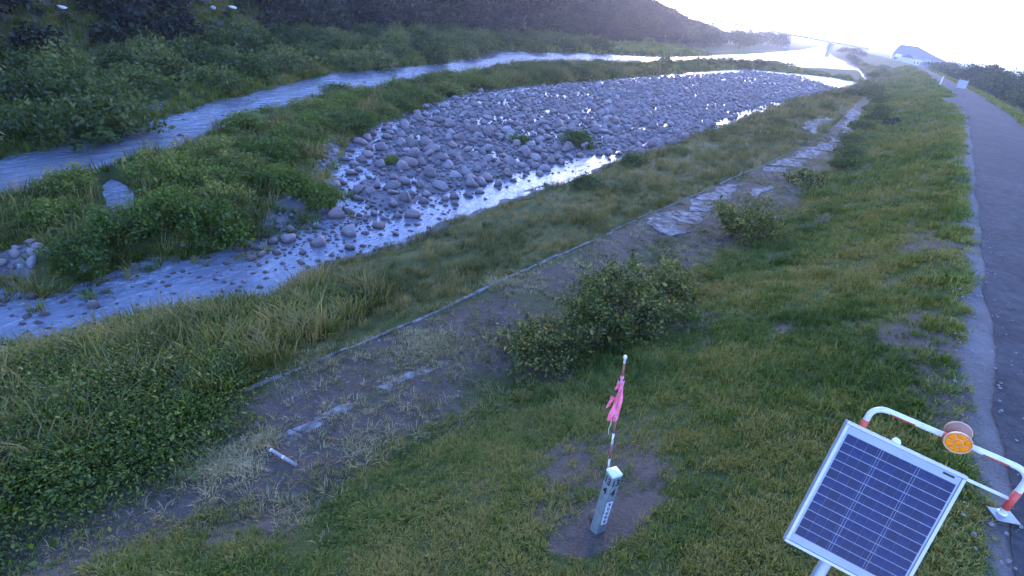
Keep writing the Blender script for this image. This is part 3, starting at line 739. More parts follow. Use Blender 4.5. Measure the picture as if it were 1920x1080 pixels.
for (dx, dy, dz), w, lab in (((-0.86756, 0.48637, -0.10389), 1.3, 'pale rock among the trees, right one of a pair on the hill'), ((-0.88003, 0.46215, -0.10934), 0.8, 'pale rock among the trees, left one of a pair on the hill'), ((-0.94177, 0.29743, -0.15684), 1.1, 'pale rock low on the wooded hill at the left')):
    t = 30.0
    while t < 400 and (dx * t > float(HILLFOOT(dy * t)) - 4 or CAM.z + dz * t > tz(dx * t, dy * t) + 1.2): t += .5
    SHEDS.append((dx * t, dy * t, w, lab))
n = 22000
x = rng.uniform(-270, -48, n); y = rng.uniform(-30, 330, n)
inside = (x < HILLFOOT(y) + .5) & (x > HILLFOOT(y) - 95 - .25 * np.clip(y, 0, 400))
x, y = x[inside], y[inside]
cell = {}
keep = []
for i, (a, b) in enumerate(zip(x, y)):
    k = (int(a // 2.6), int(b // 2.6))
    if k not in cell: cell[k] = 1; keep.append(i)
small = np.zeros(len(x), bool)
for sx, sy, w, lab in SHEDS:      # young growth only:  clearings in front of the sheds
    ux, uy = sx / math.hypot(sx, sy), sy / math.hypot(sx, sy)
    inclr = np.array([(-(w + .9) < (x[i] - sx) * -uy + (y[i] - sy) * ux < w + .9 and -12 < (x[i] - sx) * ux + (y[i] - sy) * uy < 3) for i in range(len(x))])
    small = small | inclr
x, y = x[keep], y[keep]; s = rng.uniform(.65, 1.2, len(x)) * (.72 + .28 * sstep(0, 30, HILLFOOT(y) - x)) * np.where(small[keep], .22, 1)
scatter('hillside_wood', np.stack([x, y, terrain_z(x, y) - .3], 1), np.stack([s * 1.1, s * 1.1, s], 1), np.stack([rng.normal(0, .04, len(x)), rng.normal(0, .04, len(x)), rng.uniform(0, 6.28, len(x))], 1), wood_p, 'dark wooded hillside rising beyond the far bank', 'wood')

TREES = [tree_meshes('bank', h, cr, 400 + i, lm_dark, 40, 34, .4, .12) for i, (h, cr) in enumerate(((6, 2.6), (7, 2.4), (5, 2.7)))]
def place_tree(x, y, sc, label, group, name='broadleaf_tree', sz=None):
    fo, st = random.choice(TREES)
    e = empty(name, (x, y, tz(x, y)), random.uniform(0, 6.28))
    for nm, me in (('crown', fo), ('trunk', st)):
        o = link(bpy.data.objects.new(nm, me), e); o.scale = (sc, sc, sz or sc)
    return tag(e, label, 'tree', group)
# end of the hill against the bright sky, then trees below the bridge
for x, y, sc in ((-101, 246, 1.35), (-97, 252, 1.15), (-93, 240, 1.0), (-106, 262, 1.2), (-88, 232, .9)):
    place_tree(x, y, sc, 'dark tree at the end of the wooded hill against the bright sky', 'trees at the end of the hill')
for i in range(26):
    y = 215 + 11 * i ** 1.02 + random.uniform(-5, 5); x = float(np.interp(y, [215, 260, 330, 500, 560], [-76, -76, -84, -104, -112])) - random.uniform(2, 16)
    place_tree(x, y, random.uniform(1.05, 1.4) * (1 + .0016 * (y - 200)), 'hazy tree on the far bank below the bridge', 'far bank trees below the bridge')
# trees beyond the levee on the right
for x, y, sc in ((11.5, 128, .95), (9.6, 141, 1.0), (8.5, 150, .9), (12.8, 150, 1.1), (6.6, 162, .95), (9.5, 172, 1.1), (5.4, 178, .85), (3.6, 190, .95), (7, 196, 1.1), (1.6, 205, .85), (4.4, 216, 1.0), (-.5, 226, .8), (2.2, 240, .95), (-2.6, 246, .8), (-1, 262, .85), (-6, 275, .8), (14, 168, 1.2), (-9, 300, .9), (-3, 300, 1.0)):
    place_tree(x + .5, y, sc * 1.35, 'dark green tree on low ground right of the levee road', 'trees right of the levee road')
# bushes on the river side of the levee far up
for i in range(26):
    y = random.uniform(110, 330); x = float(TOE(y)) + random.uniform(-3.5, 1.2)
    place_shrub(FARSHRUB, x, y, random.uniform(1.0, 1.9), random.uniform(.8, 1.5), 'low bush along the foot of the levee far upstream', 'bushes at the foot of the distant levee')
for i in range(10):
    y = 330 + i * 19; x = float(EDGE(y)) + random.uniform(-3, 6)
    place_tree(x, y, random.uniform(.7, 1.0), 'hazy tree between the river and the levee near the bridge end', 'trees by the bridge end')

# ------------------------------------------------------------------ bushes on the near bank and berm
def big_bush(name, label, x, y, rx, ry, h, k, per, leaf, lmat, seed, sig=.17, cat='bush', group=None, z=None, shell=.5):
    e = empty(name, (x, y, (tz(x, y) if z is None else z) - .03), 0)
    rr = np.random.default_rng(seed); C_ = []; mb = MB()
    for i in range(k):
        a = rr.uniform(0, 6.283); q = math.sqrt(rr.random()); x0, y0 = rx * .45 * q * math.cos(a), ry * .45 * q * math.sin(a)
        a2 = a + rr.normal(0, .5); out_ = rr.uniform(.25, .75) * (.4 + q); up_ = h * rr.uniform(.45, 1.12) * (1.05 - .45 * q * shell * 2)
        t = np.linspace(0, 1, 6); bx = x0 + rx * out_ * t * math.cos(a2); by = y0 + ry * out_ * t * math.sin(a2); bz = up_ * (1 - (1 - t) ** 1.6) - .12 * h * t ** 3
        if i % 4 == 0: mb.tube([(bx[j], by[j], bz[j]) for j in range(6)], [.014, .012, .010, .008, .006, .003], 5)
        n_ = int(per * rr.uniform(.5, 1.4)); tt = rr.uniform(.18, 1.0, n_) ** .8
        s_ = sig * (.35 + .4 * rr.random())
        C_.append(np.stack([np.interp(tt, t, bx), np.interp(tt, t, by), np.interp(tt, t, bz)], 1) + rr.normal(size=(n_, 3)) * s_)
    C_ = np.concatenate(C_); C_[:, 2] = np.maximum(C_[:, 2], .03)
    link(bpy.data.objects.new('foliage', leaf_mesh('foliage', C_, leaf, lmat, seed)), e)
    st_ = bpy.data.meshes.new('stem'); st_.from_pydata(mb.v, [], mb.f); st_.update(); st_.materials.append(bark)
    link(bpy.data.objects.new('stem', st_), e)
    return tag(e, label, cat, group)
x, y = (-4.31, 11.14)
big_bush('leafy_bush', 'largest dark leafy bush in the middle of the berm', x - .35, y + 1.2, 1.35, 2.0, 2.05, 150, 85, .075, lm_bush, 501)
x, y = (-4.15, 14.24)
big_bush('leafy_bush', 'dark bush adjoining the largest bush on its upstream side', x - .4, y + .9, .95, 1.4, 1.45, 95, 75, .075, lm_bush, 502)
x, y = (-5.32, 9.23)
big_bush('leafy_bush', 'lower loose bush adjoining the largest bush on its downstream side', x - .1, y + .7, 1.0, 1.3, .95, 90, 60, .07, lm_bush, 503)
x, y = (-4.36, 22.72)
big_bush('leafy_bush', 'lone rounded green bush beside the pale concrete path', x - .1, y + .6, 1.35, 1.35, 2.0, 110, 70, .085, lm_bush, 504)
x, y = (-4.5, 36.32)
big_bush('leafy_bush', 'low dark bush at the levee foot beside the distant path', x, y, 1.0, 1.8, .8, 40, 40, .15, lm_bush, 505)
x, y = (-2.94, 66.02)
big_bush('leafy_bush', 'small dark bush partway up the distant levee slope', x, y, .8, 1.2, .9, 34, 36, .16, lm_dark, 506)
for i in range(9):
    y = 42 + i * 8 + random.uniform(-3, 3); x = float(TOE(y)) + random.uniform(-.6, 1.6); r = random.uniform(.8, 1.4)
    place_shrub(FARSHRUB, x, y, r, r * random.uniform(.55, .9), 'low dark scrub at the levee foot beside the upper path', 'scrub at the levee foot by the upper path')
for i in range(11):
    y = 24 + i * 8.5 + random.uniform(-3, 3); x = float(BANK(y)) + (float(EDGE(y)) - float(BANK(y))) * random.uniform(.2, .75); r = random.uniform(.7, 1.3)
    place_shrub(FARSHRUB, x, y, r, r * random.uniform(.45, .75), 'low dark clump of scrub on the grassy lower bank', 'scrub clumps on the lower bank')
# creeper-covered mounds at the lower left
vines = [(120, 800, 1.5, 1.3, 'broad leafy creeper mound at the left edge of the near bank'), (250, 760, 1.4, .95, 'leafy creeper mound in the middle of the left bank thicket'), (360, 730, 1.0, .7, 'leafy creeper mound at the berm end of the left thicket'),
         (60, 930, 1.1, .85, 'leafy creeper mound lowest at the left edge beside the berm'), (200, 860, 1.1, .75, 'leafy creeper mound sprawling onto the berm'), (330, 810, .9, .6, 'small creeper mound reaching toward the yellow weeds'),
         (20, 720, 1.3, 1.1, 'grassy creeper mound at the left edge above the near channel'), (160, 690, 1.2, .8, 'creeper mound just above the near channel bend')]
for i, (px, py, r, h, lab) in enumerate(vines):
    x, y = {0: (-9.72, 1.67), 1: (-9.94, 2.82), 2: (-9.38, 3.72), 3: (-8.46, 0.89), 4: (-8.45, 1.9), 5: (-8.37, 3.0), 6: (-12.37, 1.58), 7: (-12.37, 2.89)}[i]
    big_bush('creeper_mound', lab, x, y, r * 1.15, r * 1.3, h * .55, 170, 42, .052, lm_vine, 520 + i, .26, 'creeper', None, None, .5)

# ------------------------------------------------------------------ boulders
m, nt, out = nmat('river_boulder')
co = N(nt, 'ShaderNodeTexCoord').outputs['Object']; oi = N(nt, 'ShaderNodeObjectInfo')
nA = noise(nt, 1.6, 5, .6, co).outputs[0]; nB = noise(nt, 14, 4, .7, co).outputs[0]
bc = ramp(nt, oi.outputs['Random'], [(0, (.09, .07, .06)), (.2, (.17, .14, .13)), (.4, (.24, .225, .22)), (.58, (.22, .14, .11)), (.75, (.29, .27, .265)), (.88, (.15, .10, .08)), (.96, (.30, .285, .28)), (1, (.45, .44, .435))])
bc = mixc(nt, 1, bc, ramp(nt, nA, [(.3, (.62, .6, .58)), (.65, (1, 1, 1))]), 'MULTIPLY')
bc = mixc(nt, .5, bc, ramp(nt, nB, [(.3, (.07, .055, .048)), (.7, (.28, .26, .25))]))
pos = N(nt, 'ShaderNodeSeparateXYZ'); nt.links.new(N(nt, 'ShaderNodeNewGeometry').outputs['Position'], pos.inputs[0])
wet = N(nt, 'ShaderNodeMapRange'); wet.inputs[1].default_value = -4.98; wet.inputs[2].default_value = -5.14; nt.links.new(pos.outputs['Z'], wet.inputs[0])
bc = mixc(nt, 1, bc, (1.02, .96, .98), 'MULTIPLY')
bc = mixc(nt, wet.outputs[0], bc, mixc(nt, 1, bc, (.42, .38, .34), 'MULTIPLY'))
principled(nt, out, bc, .8, .3, 0, mth(nt, 'ADD', nA, nB), .5, .04)
boulder_mat = m
def rock_mesh(name, seed, sub=2):
    import bmesh
    bm = bmesh.new(); bmesh.ops.create_icosphere(bm, subdivisions=sub, radius=.5)
    r = np.random.default_rng(seed); dirs = r.normal(size=(11, 3)); dirs /= np.linalg.norm(dirs, axis=1)[:, None]; cut = r.uniform(.23, .44, 11); ph = r.uniform(0, 6, 6)
    for v in bm.verts:
        p = np.array(v.co)
        for d, c in zip(dirs, cut):
            t = p @ d
            if t > c: p = p - d * (t - c) * .97
        p *= 1 + .10 * math.sin(5 * p[0] + ph[0]) + .09 * math.sin(6 * p[1] + ph[1]) + .08 * math.sin(7 * p[2] + ph[2]) + .05 * math.sin(13 * (p[0] + p[1]) + ph[3])
        v.co = p
    me = bpy.data.meshes.new(name); bm.to_mesh(me); bm.free(); me.materials.append(boulder_mat)
    me.polygons.foreach_set('use_smooth', np.ones(len(me.polygons), bool)); return me
ROCKS = [rock_mesh('boulder', s) for s in range(9)]
ROCKS_LOW = [rock_mesh('stone', 20 + s, 1) for s in range(6)]
grid = {}
stones = []
def try_stone(x, y, d, pack=.42):
    c = .6
    k0, k1 = int(x // c), int(y // c); R = int(d / c) + 2
    for i in range(k0 - R, k0 + R + 1):
        for j in range(k1 - R, k1 + R + 1):
            for (a, b, e) in grid.get((i, j), ()):
                if (x - a) ** 2 + (y - b) ** 2 < ((d + e) * pack) ** 2: return False
    grid.setdefault((k0, k1), []).append((x, y, d)); stones.append((x, y, d)); return True
def fill(poly, n, dmin, dmax, ymax=1e9, ymin=-1e9, p=2.0, marg=-.5):
    P = np.array(poly); lo, hi = P.min(0), P.max(0)
    y0, y1 = max(lo[1], ymin), min(hi[1], ymax)
    x = rng.uniform(lo[0], hi[0], n); y = rng.uniform(y0, y1, n)
    ok = (sdist(poly, x, y) > marg) & ((BANK(y) - x > np.interp(y, [0, 36, 42, 60, 65, 98, 106], [1.6, 1.5, -1, -1, .6, .5, -1]) + .8 * fbm(y * .11, y * 0 + 2.5, 2)) | (rng.random(n) < .06)); x, y = x[ok], y[ok]
    d = dmin + (dmax - dmin) * rng.random(len(x)) ** p
    o = np.argsort(-d)
    for a, b, e in zip(x[o], y[o], d[o]): try_stone(a, b, e)
single = [((-17.59, 17.53), .95, 'large pale boulder standing at the edge of the near channel', (.9, .8)), ((-17.52, 15.6), .8, 'flat brown boulder in the near channel below the pale one', (1, .5)),
          ((-14.89, 8.11), .42, 'lone brown boulder in the near channel pool beside the grassy bank', (1, .9)), ((-17.61, 4.72), .5, 'lone dark brown boulder in the near channel by the creeper thicket', (1, .8)),
          ((-19.57, 24.11), .75, 'pale boulder with flat top beside the bright near channel', (.9, .8)), ((-18.17, 29.08), 1.15, 'long dark boulder lying beside the bright channel bend', (.6, .45)),
          ((-18.26, 26.44), .6, 'dark wet boulder standing alone in the bright near channel', (.9, .6))]
for (x, y), d, lab, asp in single: grid.setdefault((int(x // .6), int(y // .6)), []).append((x, y, d))
fill(GRAVEL, 3000, .34, 1.05, ymax=40, p=3.0)
fill(GRAVEL, 9000, .14, .42, ymax=40, p=1.1)
fill(GRAVEL, 5000, .45, 1.15, ymin=40, p=2.0)
fill(GRAVEL, 9000, .3, .6, ymin=40, ymax=110, p=1.0)
fill(SHOAL, 3600, .12, .5, p=2.0)
fill(GULLY, 900, .12, .45, p=1.3, marg=-.1)
fill(COBBLES, 300, .15, .5, p=1.3, marg=-.1)
for k in range(260):   # stones in the pool
    x, y = random.uniform(-21, -15.5), random.uniform(2, 13)
    if one(ISLAND, x, y) < .4 and x < BANK(y) - .2: try_stone(x, y, random.uniform(.1, .34))
for k in range(420):   # stones along the near channel and in it
    y = random.uniform(3, 150) ; x = float(BANK(y)) - random.uniform(.3, 4.5)
    if one(ISLAND, x, y) < 1: try_stone(x, y, random.uniform(.12, .45))
for px, py in ((-18.41, 3.5), (-18.04, 3.27), (-17.58, 3.37), (-17.77, 3.06), (-17.94, 3.61)): try_stone(px, py, random.uniform(.35, .55), .3)
for k in range(160):   # rapids in the far channel
    t = random.random(); y = random.uniform(15, 150); x0 = float(np.interp(y, [6, 13, 28, 39, 60, 85, 130, 155], [-32.3, -35.2, -42.8, -48.5, -53.5, -62, -62.5, -59]))
    try_stone(x0 + random.uniform(-3, 3), y, random.uniform(.2, .55))
S = np.array(stones)
SZ = terrain_z(S[:, 0], S[:, 1])
dist3 = np.sqrt(S[:, 0] ** 2 + S[:, 1] ** 2 + (4.6 - SZ) ** 2)
vx = S[:, 0] * math.cos(YAW) + S[:, 1] * math.sin(YAW); vy = -S[:, 0] * math.sin(YAW) + S[:, 1] * math.cos(YAW)
score = np.where((vy > 1) & (vx > -vy * 1.05), S[:, 2] / dist3, 0) * np.where(SZ + S[:, 2] * .55 > WATER_Z + .04, 1, 0)
order = np.argsort(-score); chosen = order[:286]
def boulder_at(x, y, d, z, label, group, asp=None):
    o = link(bpy.data.objects.new('boulder', random.choice(ROCKS)))
    sx, sz = asp or (random.uniform(.7, 1.0), random.uniform(.42, .95))
    o.scale = (d, d * sx, d * sz); o.rotation_euler = (random.uniform(-.5, .5), random.uniform(-.5, .5), random.uniform(0, 6.28))
    o.location = (x, y, max(z, WATER_Z - d * sz * .2) + d * sz * .22)
    return tag(o, label, 'boulder', group)
for (x, y), d, lab, asp in single: boulder_at(x, y, d, max(tz(x, y), WATER_Z - .12), lab, None, asp)
for i in chosen:
    x, y, d = S[i]
    big = 'large' if d > .72 else 'mid-sized' if d > .5 else 'smaller'
    if one(GULLY, x, y) > -.2: where, grp = 'in the stony gully crossing the island', 'stones of the island gully'
    elif one(GRAVEL, x, y) < -.2 and y < 20: where, grp = 'in the shallow near channel below the boulder field', 'stones in the near channel'
    elif BANK(y) - x < 4.2 and y < 45: where, grp = 'at the edge of the bright near channel', 'boulders along the near channel'
    elif one(GRAVEL, x, y) < 2.2 and y < 40: where, grp = 'at the left edge of the boulder field by the shrubs', 'boulders at the left edge of the field'
    elif y < 24: where, grp = 'in the nearest part of the boulder field', 'boulders in the nearest part of the field'
    elif y < 38: where, grp = 'in the middle of the boulder field', 'boulders in the middle of the field'
    else: where, grp = 'in the upstream part of the boulder field', 'boulders in the upstream part of the field'
    boulder_at(x, y, d, SZ[i], big + ' rounded boulder ' + where, big + ' ' + grp)
rest = order[286:]
P = np.stack([S[rest, 0], S[rest, 1], np.maximum(SZ[rest], WATER_Z - S[rest, 2] * .2) + S[rest, 2] * .14], 1)
sc = np.stack([S[rest, 2], S[rest, 2] * rng.uniform(.7, 1, len(rest)), S[rest, 2] * rng.uniform(.5, .8, len(rest))], 1)
scatter('river_stones', P, sc, np.stack([rng.normal(0, .2, len(rest)), rng.normal(0, .2, len(rest)), rng.uniform(0, 6.28, len(rest))], 1), protos('stone_shapes', ROCKS_LOW), 'grey river stones filling the gravel bar between the larger boulders', 'stones')

# ------------------------------------------------------------------ pipe barrier with reflectors
white_paint = worn('white_paint', (.6, .6, .59), (.4, .39, .37), 9, .5, .4, 0, .5, .8, .1)
red_paint = worn('faded_red_paint', (.55, .07, .045), (.42, .10, .07), 12, .5, .4, 0, .45, .7, .1)
galv = worn('galvanised_steel', (.27, .275, .28), (.2, .205, .21), 10, .45, .5, .6, .4, .7, .1)
amber = worn('amber_lens', (.85, .24, .004), (.72, .17, .003), 30, .25, .6, 0, .4, .7, .3, .004)
amber_rim = worn('pale_orange_rim', (.55, .33, .18), (.42, .25, .15), 10, .5, .4)
amber_back = worn('orange_brown_housing', (.34, .16, .10), (.27, .13, .09), 10, .55, .4)
BY, XL, XR, ZT, RP = 7.38, .75, 2.33, .70, .036
bar = empty('pipe_barrier', (0, 0, 0))
tag(bar, 'white and red pipe barrier arch beside the road with amber reflectors', 'barrier')
def arch_pt(x0, z0, sgn, R=.16):
    return [(x0 + sgn * (R - R * math.cos(t)), BY, z0 - R + R * math.sin(t)) for t in [math.pi / 2 * k / 7 for k in range(8)]]
zl, zr = tz(XL, BY), tz(XR, BY)
pts = [(XL, BY, zl - .1), (XL, BY, .3)] + arch_pt(XL, ZT, 1) + arch_pt(XR, ZT, -1)[::-1] + [(XR, BY, .3), (XR, BY, .02)]
MB().tube(pts, RP, 14).build('pipe', white_paint, bar, True)
MB().tube([(XL + .03, BY, .28), (XR - .03, BY, .28)], .02, 10).build('crossbar', white_paint, bar, True)
def band(p, q, half=False):
    mb = MB()
    if not half: mb.tube([p, q], RP + .003, 14)
    else:      # tape left only on the underside and front
        p, q = Vector(p), Vector(q); vv = []; ff = []; n = 7; segs = 8
        for i in range(segs + 1):
            c = p.lerp(q, i / segs); wob = .25 * math.sin(i * 1.9 + p.x * 9)
            for k in range(n + 1):
                t = math.radians(-175 + 120 * k / n) + (wob if k == n else 0)
                vv.append(c + Vector((0, -(RP + .003) * -math.cos(t) if False else (RP + .003) * math.cos(t), (RP + .003) * math.sin(t))))
        for i in range(segs):
            for k in range(n): ff.append((i * (n + 1) + k, i * (n + 1) + k + 1, (i + 1) * (n + 1) + k + 1, (i + 1) * (n + 1) + k))
        mb.add(vv, ff)
    return mb.build('red_band', red_paint, bar, True)
band((XR, BY, .14), (XR, BY, .42)); band((XL, BY, .26), (XL, BY, .47))
band((.93, BY, ZT), (1.2, BY, ZT), True); band((1.88, BY, ZT), (2.13, BY, ZT), True); band((1.47, BY, ZT), (1.55, BY, ZT))
# foot plate on the road edge
mb = MB(); mb.box((XR + .02, BY - .02, .055), (.26, .2, .012), Matrix.Rotation(.5, 3, 'Z')); mb.build('foot_plate', galv, bar, bevel=.004)
MB().tube([(XR, BY, .06), (XR, BY, .085)], .05, 14).build('foot_collar', white_paint, bar, True)
def reflector(y, z, x, face, lens_m, rim_m, R=.13):
    d = -1 if face < 0 else 1
    body = MB().tube([(x, y, z), (x, y + d * .035, z)], [R * .97, R], 28).build('reflector', rim_m, bar, True)
    mb = MB(); ring = []
    for k in range(29):
        a = 2 * math.pi * k / 28; ring.append((x + R * math.cos(a), y + d * .038, z + R * math.sin(a)))
    mb.tube(ring, .009, 6, False); mb.build('rim', amber_rim, body, True)
    for k in range(7):
        mb = MB(); c = (x, z); n = 10
        if k == 0: poly = [(R * .36 * math.cos(2 * math.pi * j / 12), R * .36 * math.sin(2 * math.pi * j / 12)) for j in range(12)]
        else:
            a0, a1 = math.radians(60 * (k - 1) + 2.2), math.radians(60 * k - 2.2)
            poly = [(R * .42 * math.cos(a), R * .42 * math.sin(a)) for a in (a1, (a0 + a1) / 2, a0)] + [(R * .92 * math.cos(a0 + (a1 - a0) * j / 8), R * .92 * math.sin(a0 + (a1 - a0) * j / 8)) for j in range(9)]
        nP = len(poly); cx_ = sum(p[0] for p in poly) / nP; cz_ = sum(p[1] for p in poly) / nP
        vv = [(x + p[0], y + d * .036, z + p[1]) for p in poly] + [(x + cx_ + (p[0] - cx_) * .85, y + d * .043, z + cz_ + (p[1] - cz_) * .85) for p in poly] + [(x + cx_, y + d * .047, z + cz_)]
        mb.add(vv, [(i, (i + 1) % nP, nP + (i + 1) % nP, nP + i) for i in range(nP)] + [(nP + i, nP + (i + 1) % nP, 2 * nP) for i in range(nP)])
        mb.build('lens_segment', lens_m, body)
    return body
reflector(7.29, .745, 1.61, -1, amber, amber_rim)
rb = reflector(7.47, .745, 1.61, 1, amber, amber_back)
rb['label'] = 'back of the rear amber reflector, orange brown housing'
mb = MB(); mb.box((1.61, BY, .745), (.05, .15, .03)); mb.box((1.61, BY, .715), (.07, .085, .09)); mb.build('bracket', galv, bar, bevel=.004)

# ------------------------------------------------------------------ solar panel on its post
sp = empty('solar_panel', (.42, 2.84, tz(.42, 2.84)))
tag(sp, 'dark blue solar panel in an aluminium frame on a grey post', 'solar panel')
O = Vector((.462, 2.643, 2.691)); R_ = Vector((.959, .237, -.155)).normalized(); U = Vector((.033, .45, .892)); U = (U - R_ * U.dot(R_)).normalized(); Nn = R_.cross(U)
PM = Matrix.Translation(O - Vector(sp.location)) @ Matrix((R_, U, Nn)).transposed().to_4x4()
PW, PH = .54, .66
alu = worn('aluminium', (.34, .35, .37), (.28, .29, .31), 6, .4, .5, .35, .4, .7, .05)
sheet = worn('white_backsheet', (.26, .28, .33), (.22, .24, .28), 3, .4, .3)
m, nt, out = nmat('silicon_cell')
nn = noise(nt, 25, 3, .6, N(nt, 'ShaderNodeTexCoord').outputs['Object']).outputs[0]; oi = N(nt, 'ShaderNodeObjectInfo')
cl = mixc(nt, oi.outputs['Random'], ramp(nt, nn, [(.4, (.013, .018, .06)), (.65, (.02, .027, .085))]), (.017, .019, .05))
principled(nt, out, cl, .3, .12)
cellm = m
m, nt, out = nmat('busbar_silver'); principled(nt, out, (.2, .22, .28), .45, .4, .4); busm = m
m, nt, out = nmat('black_ink'); principled(nt, out, (.015, .015, .017), .6, .3); ink = m
def pbox(name, cx, cy, sx, sy, z0, z1, mat, parent=sp, bevel=0):
    mb = MB(); mb.box((0, 0, 0), (sx, sy, z1 - z0)); o = mb.build(name, mat, parent, bevel=bevel)
    o.matrix_local = PM @ Matrix.Translation((cx, cy, (z0 + z1) / 2)); return o
FR = .016
pbox('frame_rail', 0, PH / 2 - FR / 2, PW, FR, -.03, .006, alu, bevel=.002); pbox('frame_rail', 0, -PH / 2 + FR / 2, PW, FR, -.03, .006, alu, bevel=.002)
pbox('frame_rail', -PW / 2 + FR / 2, 0, FR, PH - 2 * FR - .001, -.03, .006, alu, bevel=.002); pbox('frame_rail', PW / 2 - FR / 2, 0, FR, PH - 2 * FR - .001, -.03, .006, alu, bevel=.002)
pbox('backsheet', 0, 0, PW - 2 * FR - .002, PH - 2 * FR - .002, -.01, 0, sheet)
TOP, BOT, SIDE = .055, .055, .026
rows, cols = 12, 10
ch = (PH - TOP - BOT) / rows; cw = (PW - 2 * SIDE) / cols
mb = MB(); mb.box((0, 0, 0), (cw - .0018, ch - .0034, .0016)); cell0 = mb.build('cell', cellm, sp)
first = True
for i in range(rows):
    for j in range(cols):
        c = cell0 if first else link(bpy.data.objects.new('cell', cell0.data), sp); first = False
        c.matrix_local = PM @ Matrix.Translation((-PW / 2 + SIDE + (j + .5) * cw, PH / 2 - TOP - (i + .5) * ch, .0012))
for q in (1 / 3, 2 / 3):
    for dq in (-.006, .006): pbox('busbar', -PW / 2 + SIDE + (PW - 2 * SIDE) * q + dq, 0, .0013, PH - TOP - BOT, .0021, .0027, busm)
pbox('type_label', .2, PH / 2 - .03, .05, .010, .0005, .0012, ink)
pbox('type_label', 0.02, PH / 2 - .034, .04, .004, .0005, .0012, busm)
mb = MB(); mb.tube([(0, 0, -.005), (0, 0, .004), (0, 0, .010)], [.02, .019, .008], 14); o = mb.build('bolt_cap', white_paint, sp, True); o.matrix_local = PM @ Matrix.Translation((-.045, PH / 2 + .004, -.008))
pbox('mounting_rail', 0, .15, PW * .7, .035, -.065, -.032, galv, bevel=.003); pbox('mounting_rail', 0, -.15, PW * .7, .035, -.065, -.032, galv, bevel=.003)
pt_top = PM @ Vector((0, .1, -.11)); pz = tz(.42, 2.84)
mb = MB(); mb.tube([(pt_top.x, pt_top.y, -.2), (pt_top.x, pt_top.y, pt_top.z)], .03, 14); mb.build('post', galv, sp, True)
mb = MB(); mb.box((0, 0, 0), (.12, .36, .05)); o = mb.build('bracket', galv, sp, bevel=.004); o.matrix_local = PM @ Matrix.Translation((0, 0, -.09))

# ------------------------------------------------------------------ distance post
def text_mesh(body, size, mat, name):
    cu = bpy.data.curves.new(name, 'FONT'); cu.body = body; cu.size = size; cu.align_x = 'CENTER'; cu.align_y = 'CENTER'; cu.extrude = .0015; cu.offset = size * .02
    o = bpy.data.objects.new(name, cu); col.objects.link(o); dg = bpy.context.evaluated_depsgraph_get()
    me = bpy.data.meshes.new_from_object(o.evaluated_get(dg)); bpy.data.objects.remove(o); me.materials.clear(); me.materials.append(mat); return me
KX, KY = -1.455, 5.09; kz = tz(KX, KY)
km = empty('distance_post', (KX, KY, kz), math.radians(62))
tag(km, 'grey concrete distance post with white cap and white plate on the levee', 'marker post')
HP, HW = -.36 - kz, .068
conc_post = worn('grey_green_concrete', (.13, .15, .135), (.21, .225, .205), 7, .9, .2, 0, .4, .7, .4)
mb = MB(); mb.add([(sx * HW * w, sy * HW * w, z) for z, w in ((-.4, 1.02), (HP, 1.0)) for sx, sy in ((-1, -1), (1, -1), (1, 1), (-1, 1))], [(3, 2, 1, 0), (4, 5, 6, 7), (0, 1, 5, 4), (1, 2, 6, 5), (2, 3, 7, 6), (3, 0, 4, 7)]); mb.build('post_body', conc_post, km, bevel=.008)
mb = MB(); a = HW + .004
mb.add([(sx * a, sy * a, z) for z in (HP + .002, HP + .035) for sx, sy in ((-1, -1), (1, -1), (1, 1), (-1, 1))] + [(0, 0, HP + .055)], [(3, 2, 1, 0), (0, 1, 5, 4), (1, 2, 6, 5), (2, 3, 7, 6), (3, 0, 4, 7), (4, 5, 8), (5, 6, 8), (6, 7, 8), (7, 4, 8)]); mb.build('cap', white_paint, km, bevel=.004)
# faces seen: local -X (left in the picture) and local -Y (right in the picture)
faceL = Matrix.Translation((-HW - .0025, 0, 0)) @ Matrix.Rotation(-math.pi / 2, 4, 'Z') @ Matrix.Rotation(math.pi / 2, 4, 'X')
faceR = Matrix.Translation((0, -HW - .0025, 0)) @ Matrix.Rotation(math.pi / 2, 4, 'X')
for M_, dx in ((faceL, .0), (faceR, .0)):
    for body, zz, s in (('13', HP - .10, .14), ('4', HP - .27, .15)):
        o = link(bpy.data.objects.new('painted_number', text_mesh(body, s, ink, 'number')), km); o.matrix_local = M_ @ Matrix.Translation((dx, zz, 0)) @ Matrix.Diagonal((.85, 1.05, 1, 1))
mb = MB(); mb.box((0, 0, 0), (.085, .40, .004)); o = mb.build('name_plate', white_paint, km); o.matrix_local = faceR @ Matrix.Translation((.0, HP - .62, .001)); plate = o
random.seed(21)
for i in range(5):      # weathered, unreadable characters as short brush strokes
    mb = MB(); cz = .155 - i * .076
    for q in range(5):
        if q < 3: mb.box((random.uniform(-.006, .006), cz + .022 - q * .021, .0), (random.uniform(.03, .05), .0075, .002))
        else: mb.box((random.uniform(-.018, .018), cz, .0005), (.0075, random.uniform(.03, .055), .002))
    mb.build('character', ink, plate).location = (0, 0, .003)
random.seed(11)
x, y = (-1.63, 5.25)
o = link(bpy.data.objects.new('stone', rock_mesh('brown_stone', 77))); o.scale = (.13, .12, .2); o.location = (x + .02, y, tz(x, y) + .07)
o.data.materials.clear(); o.data.materials.append(worn('brown_stone', (.10, .06, .04), (.17, .11, .08), 10, .9, .2)); tag(o, 'small upright brown stone leaning beside the distance post', 'stone')

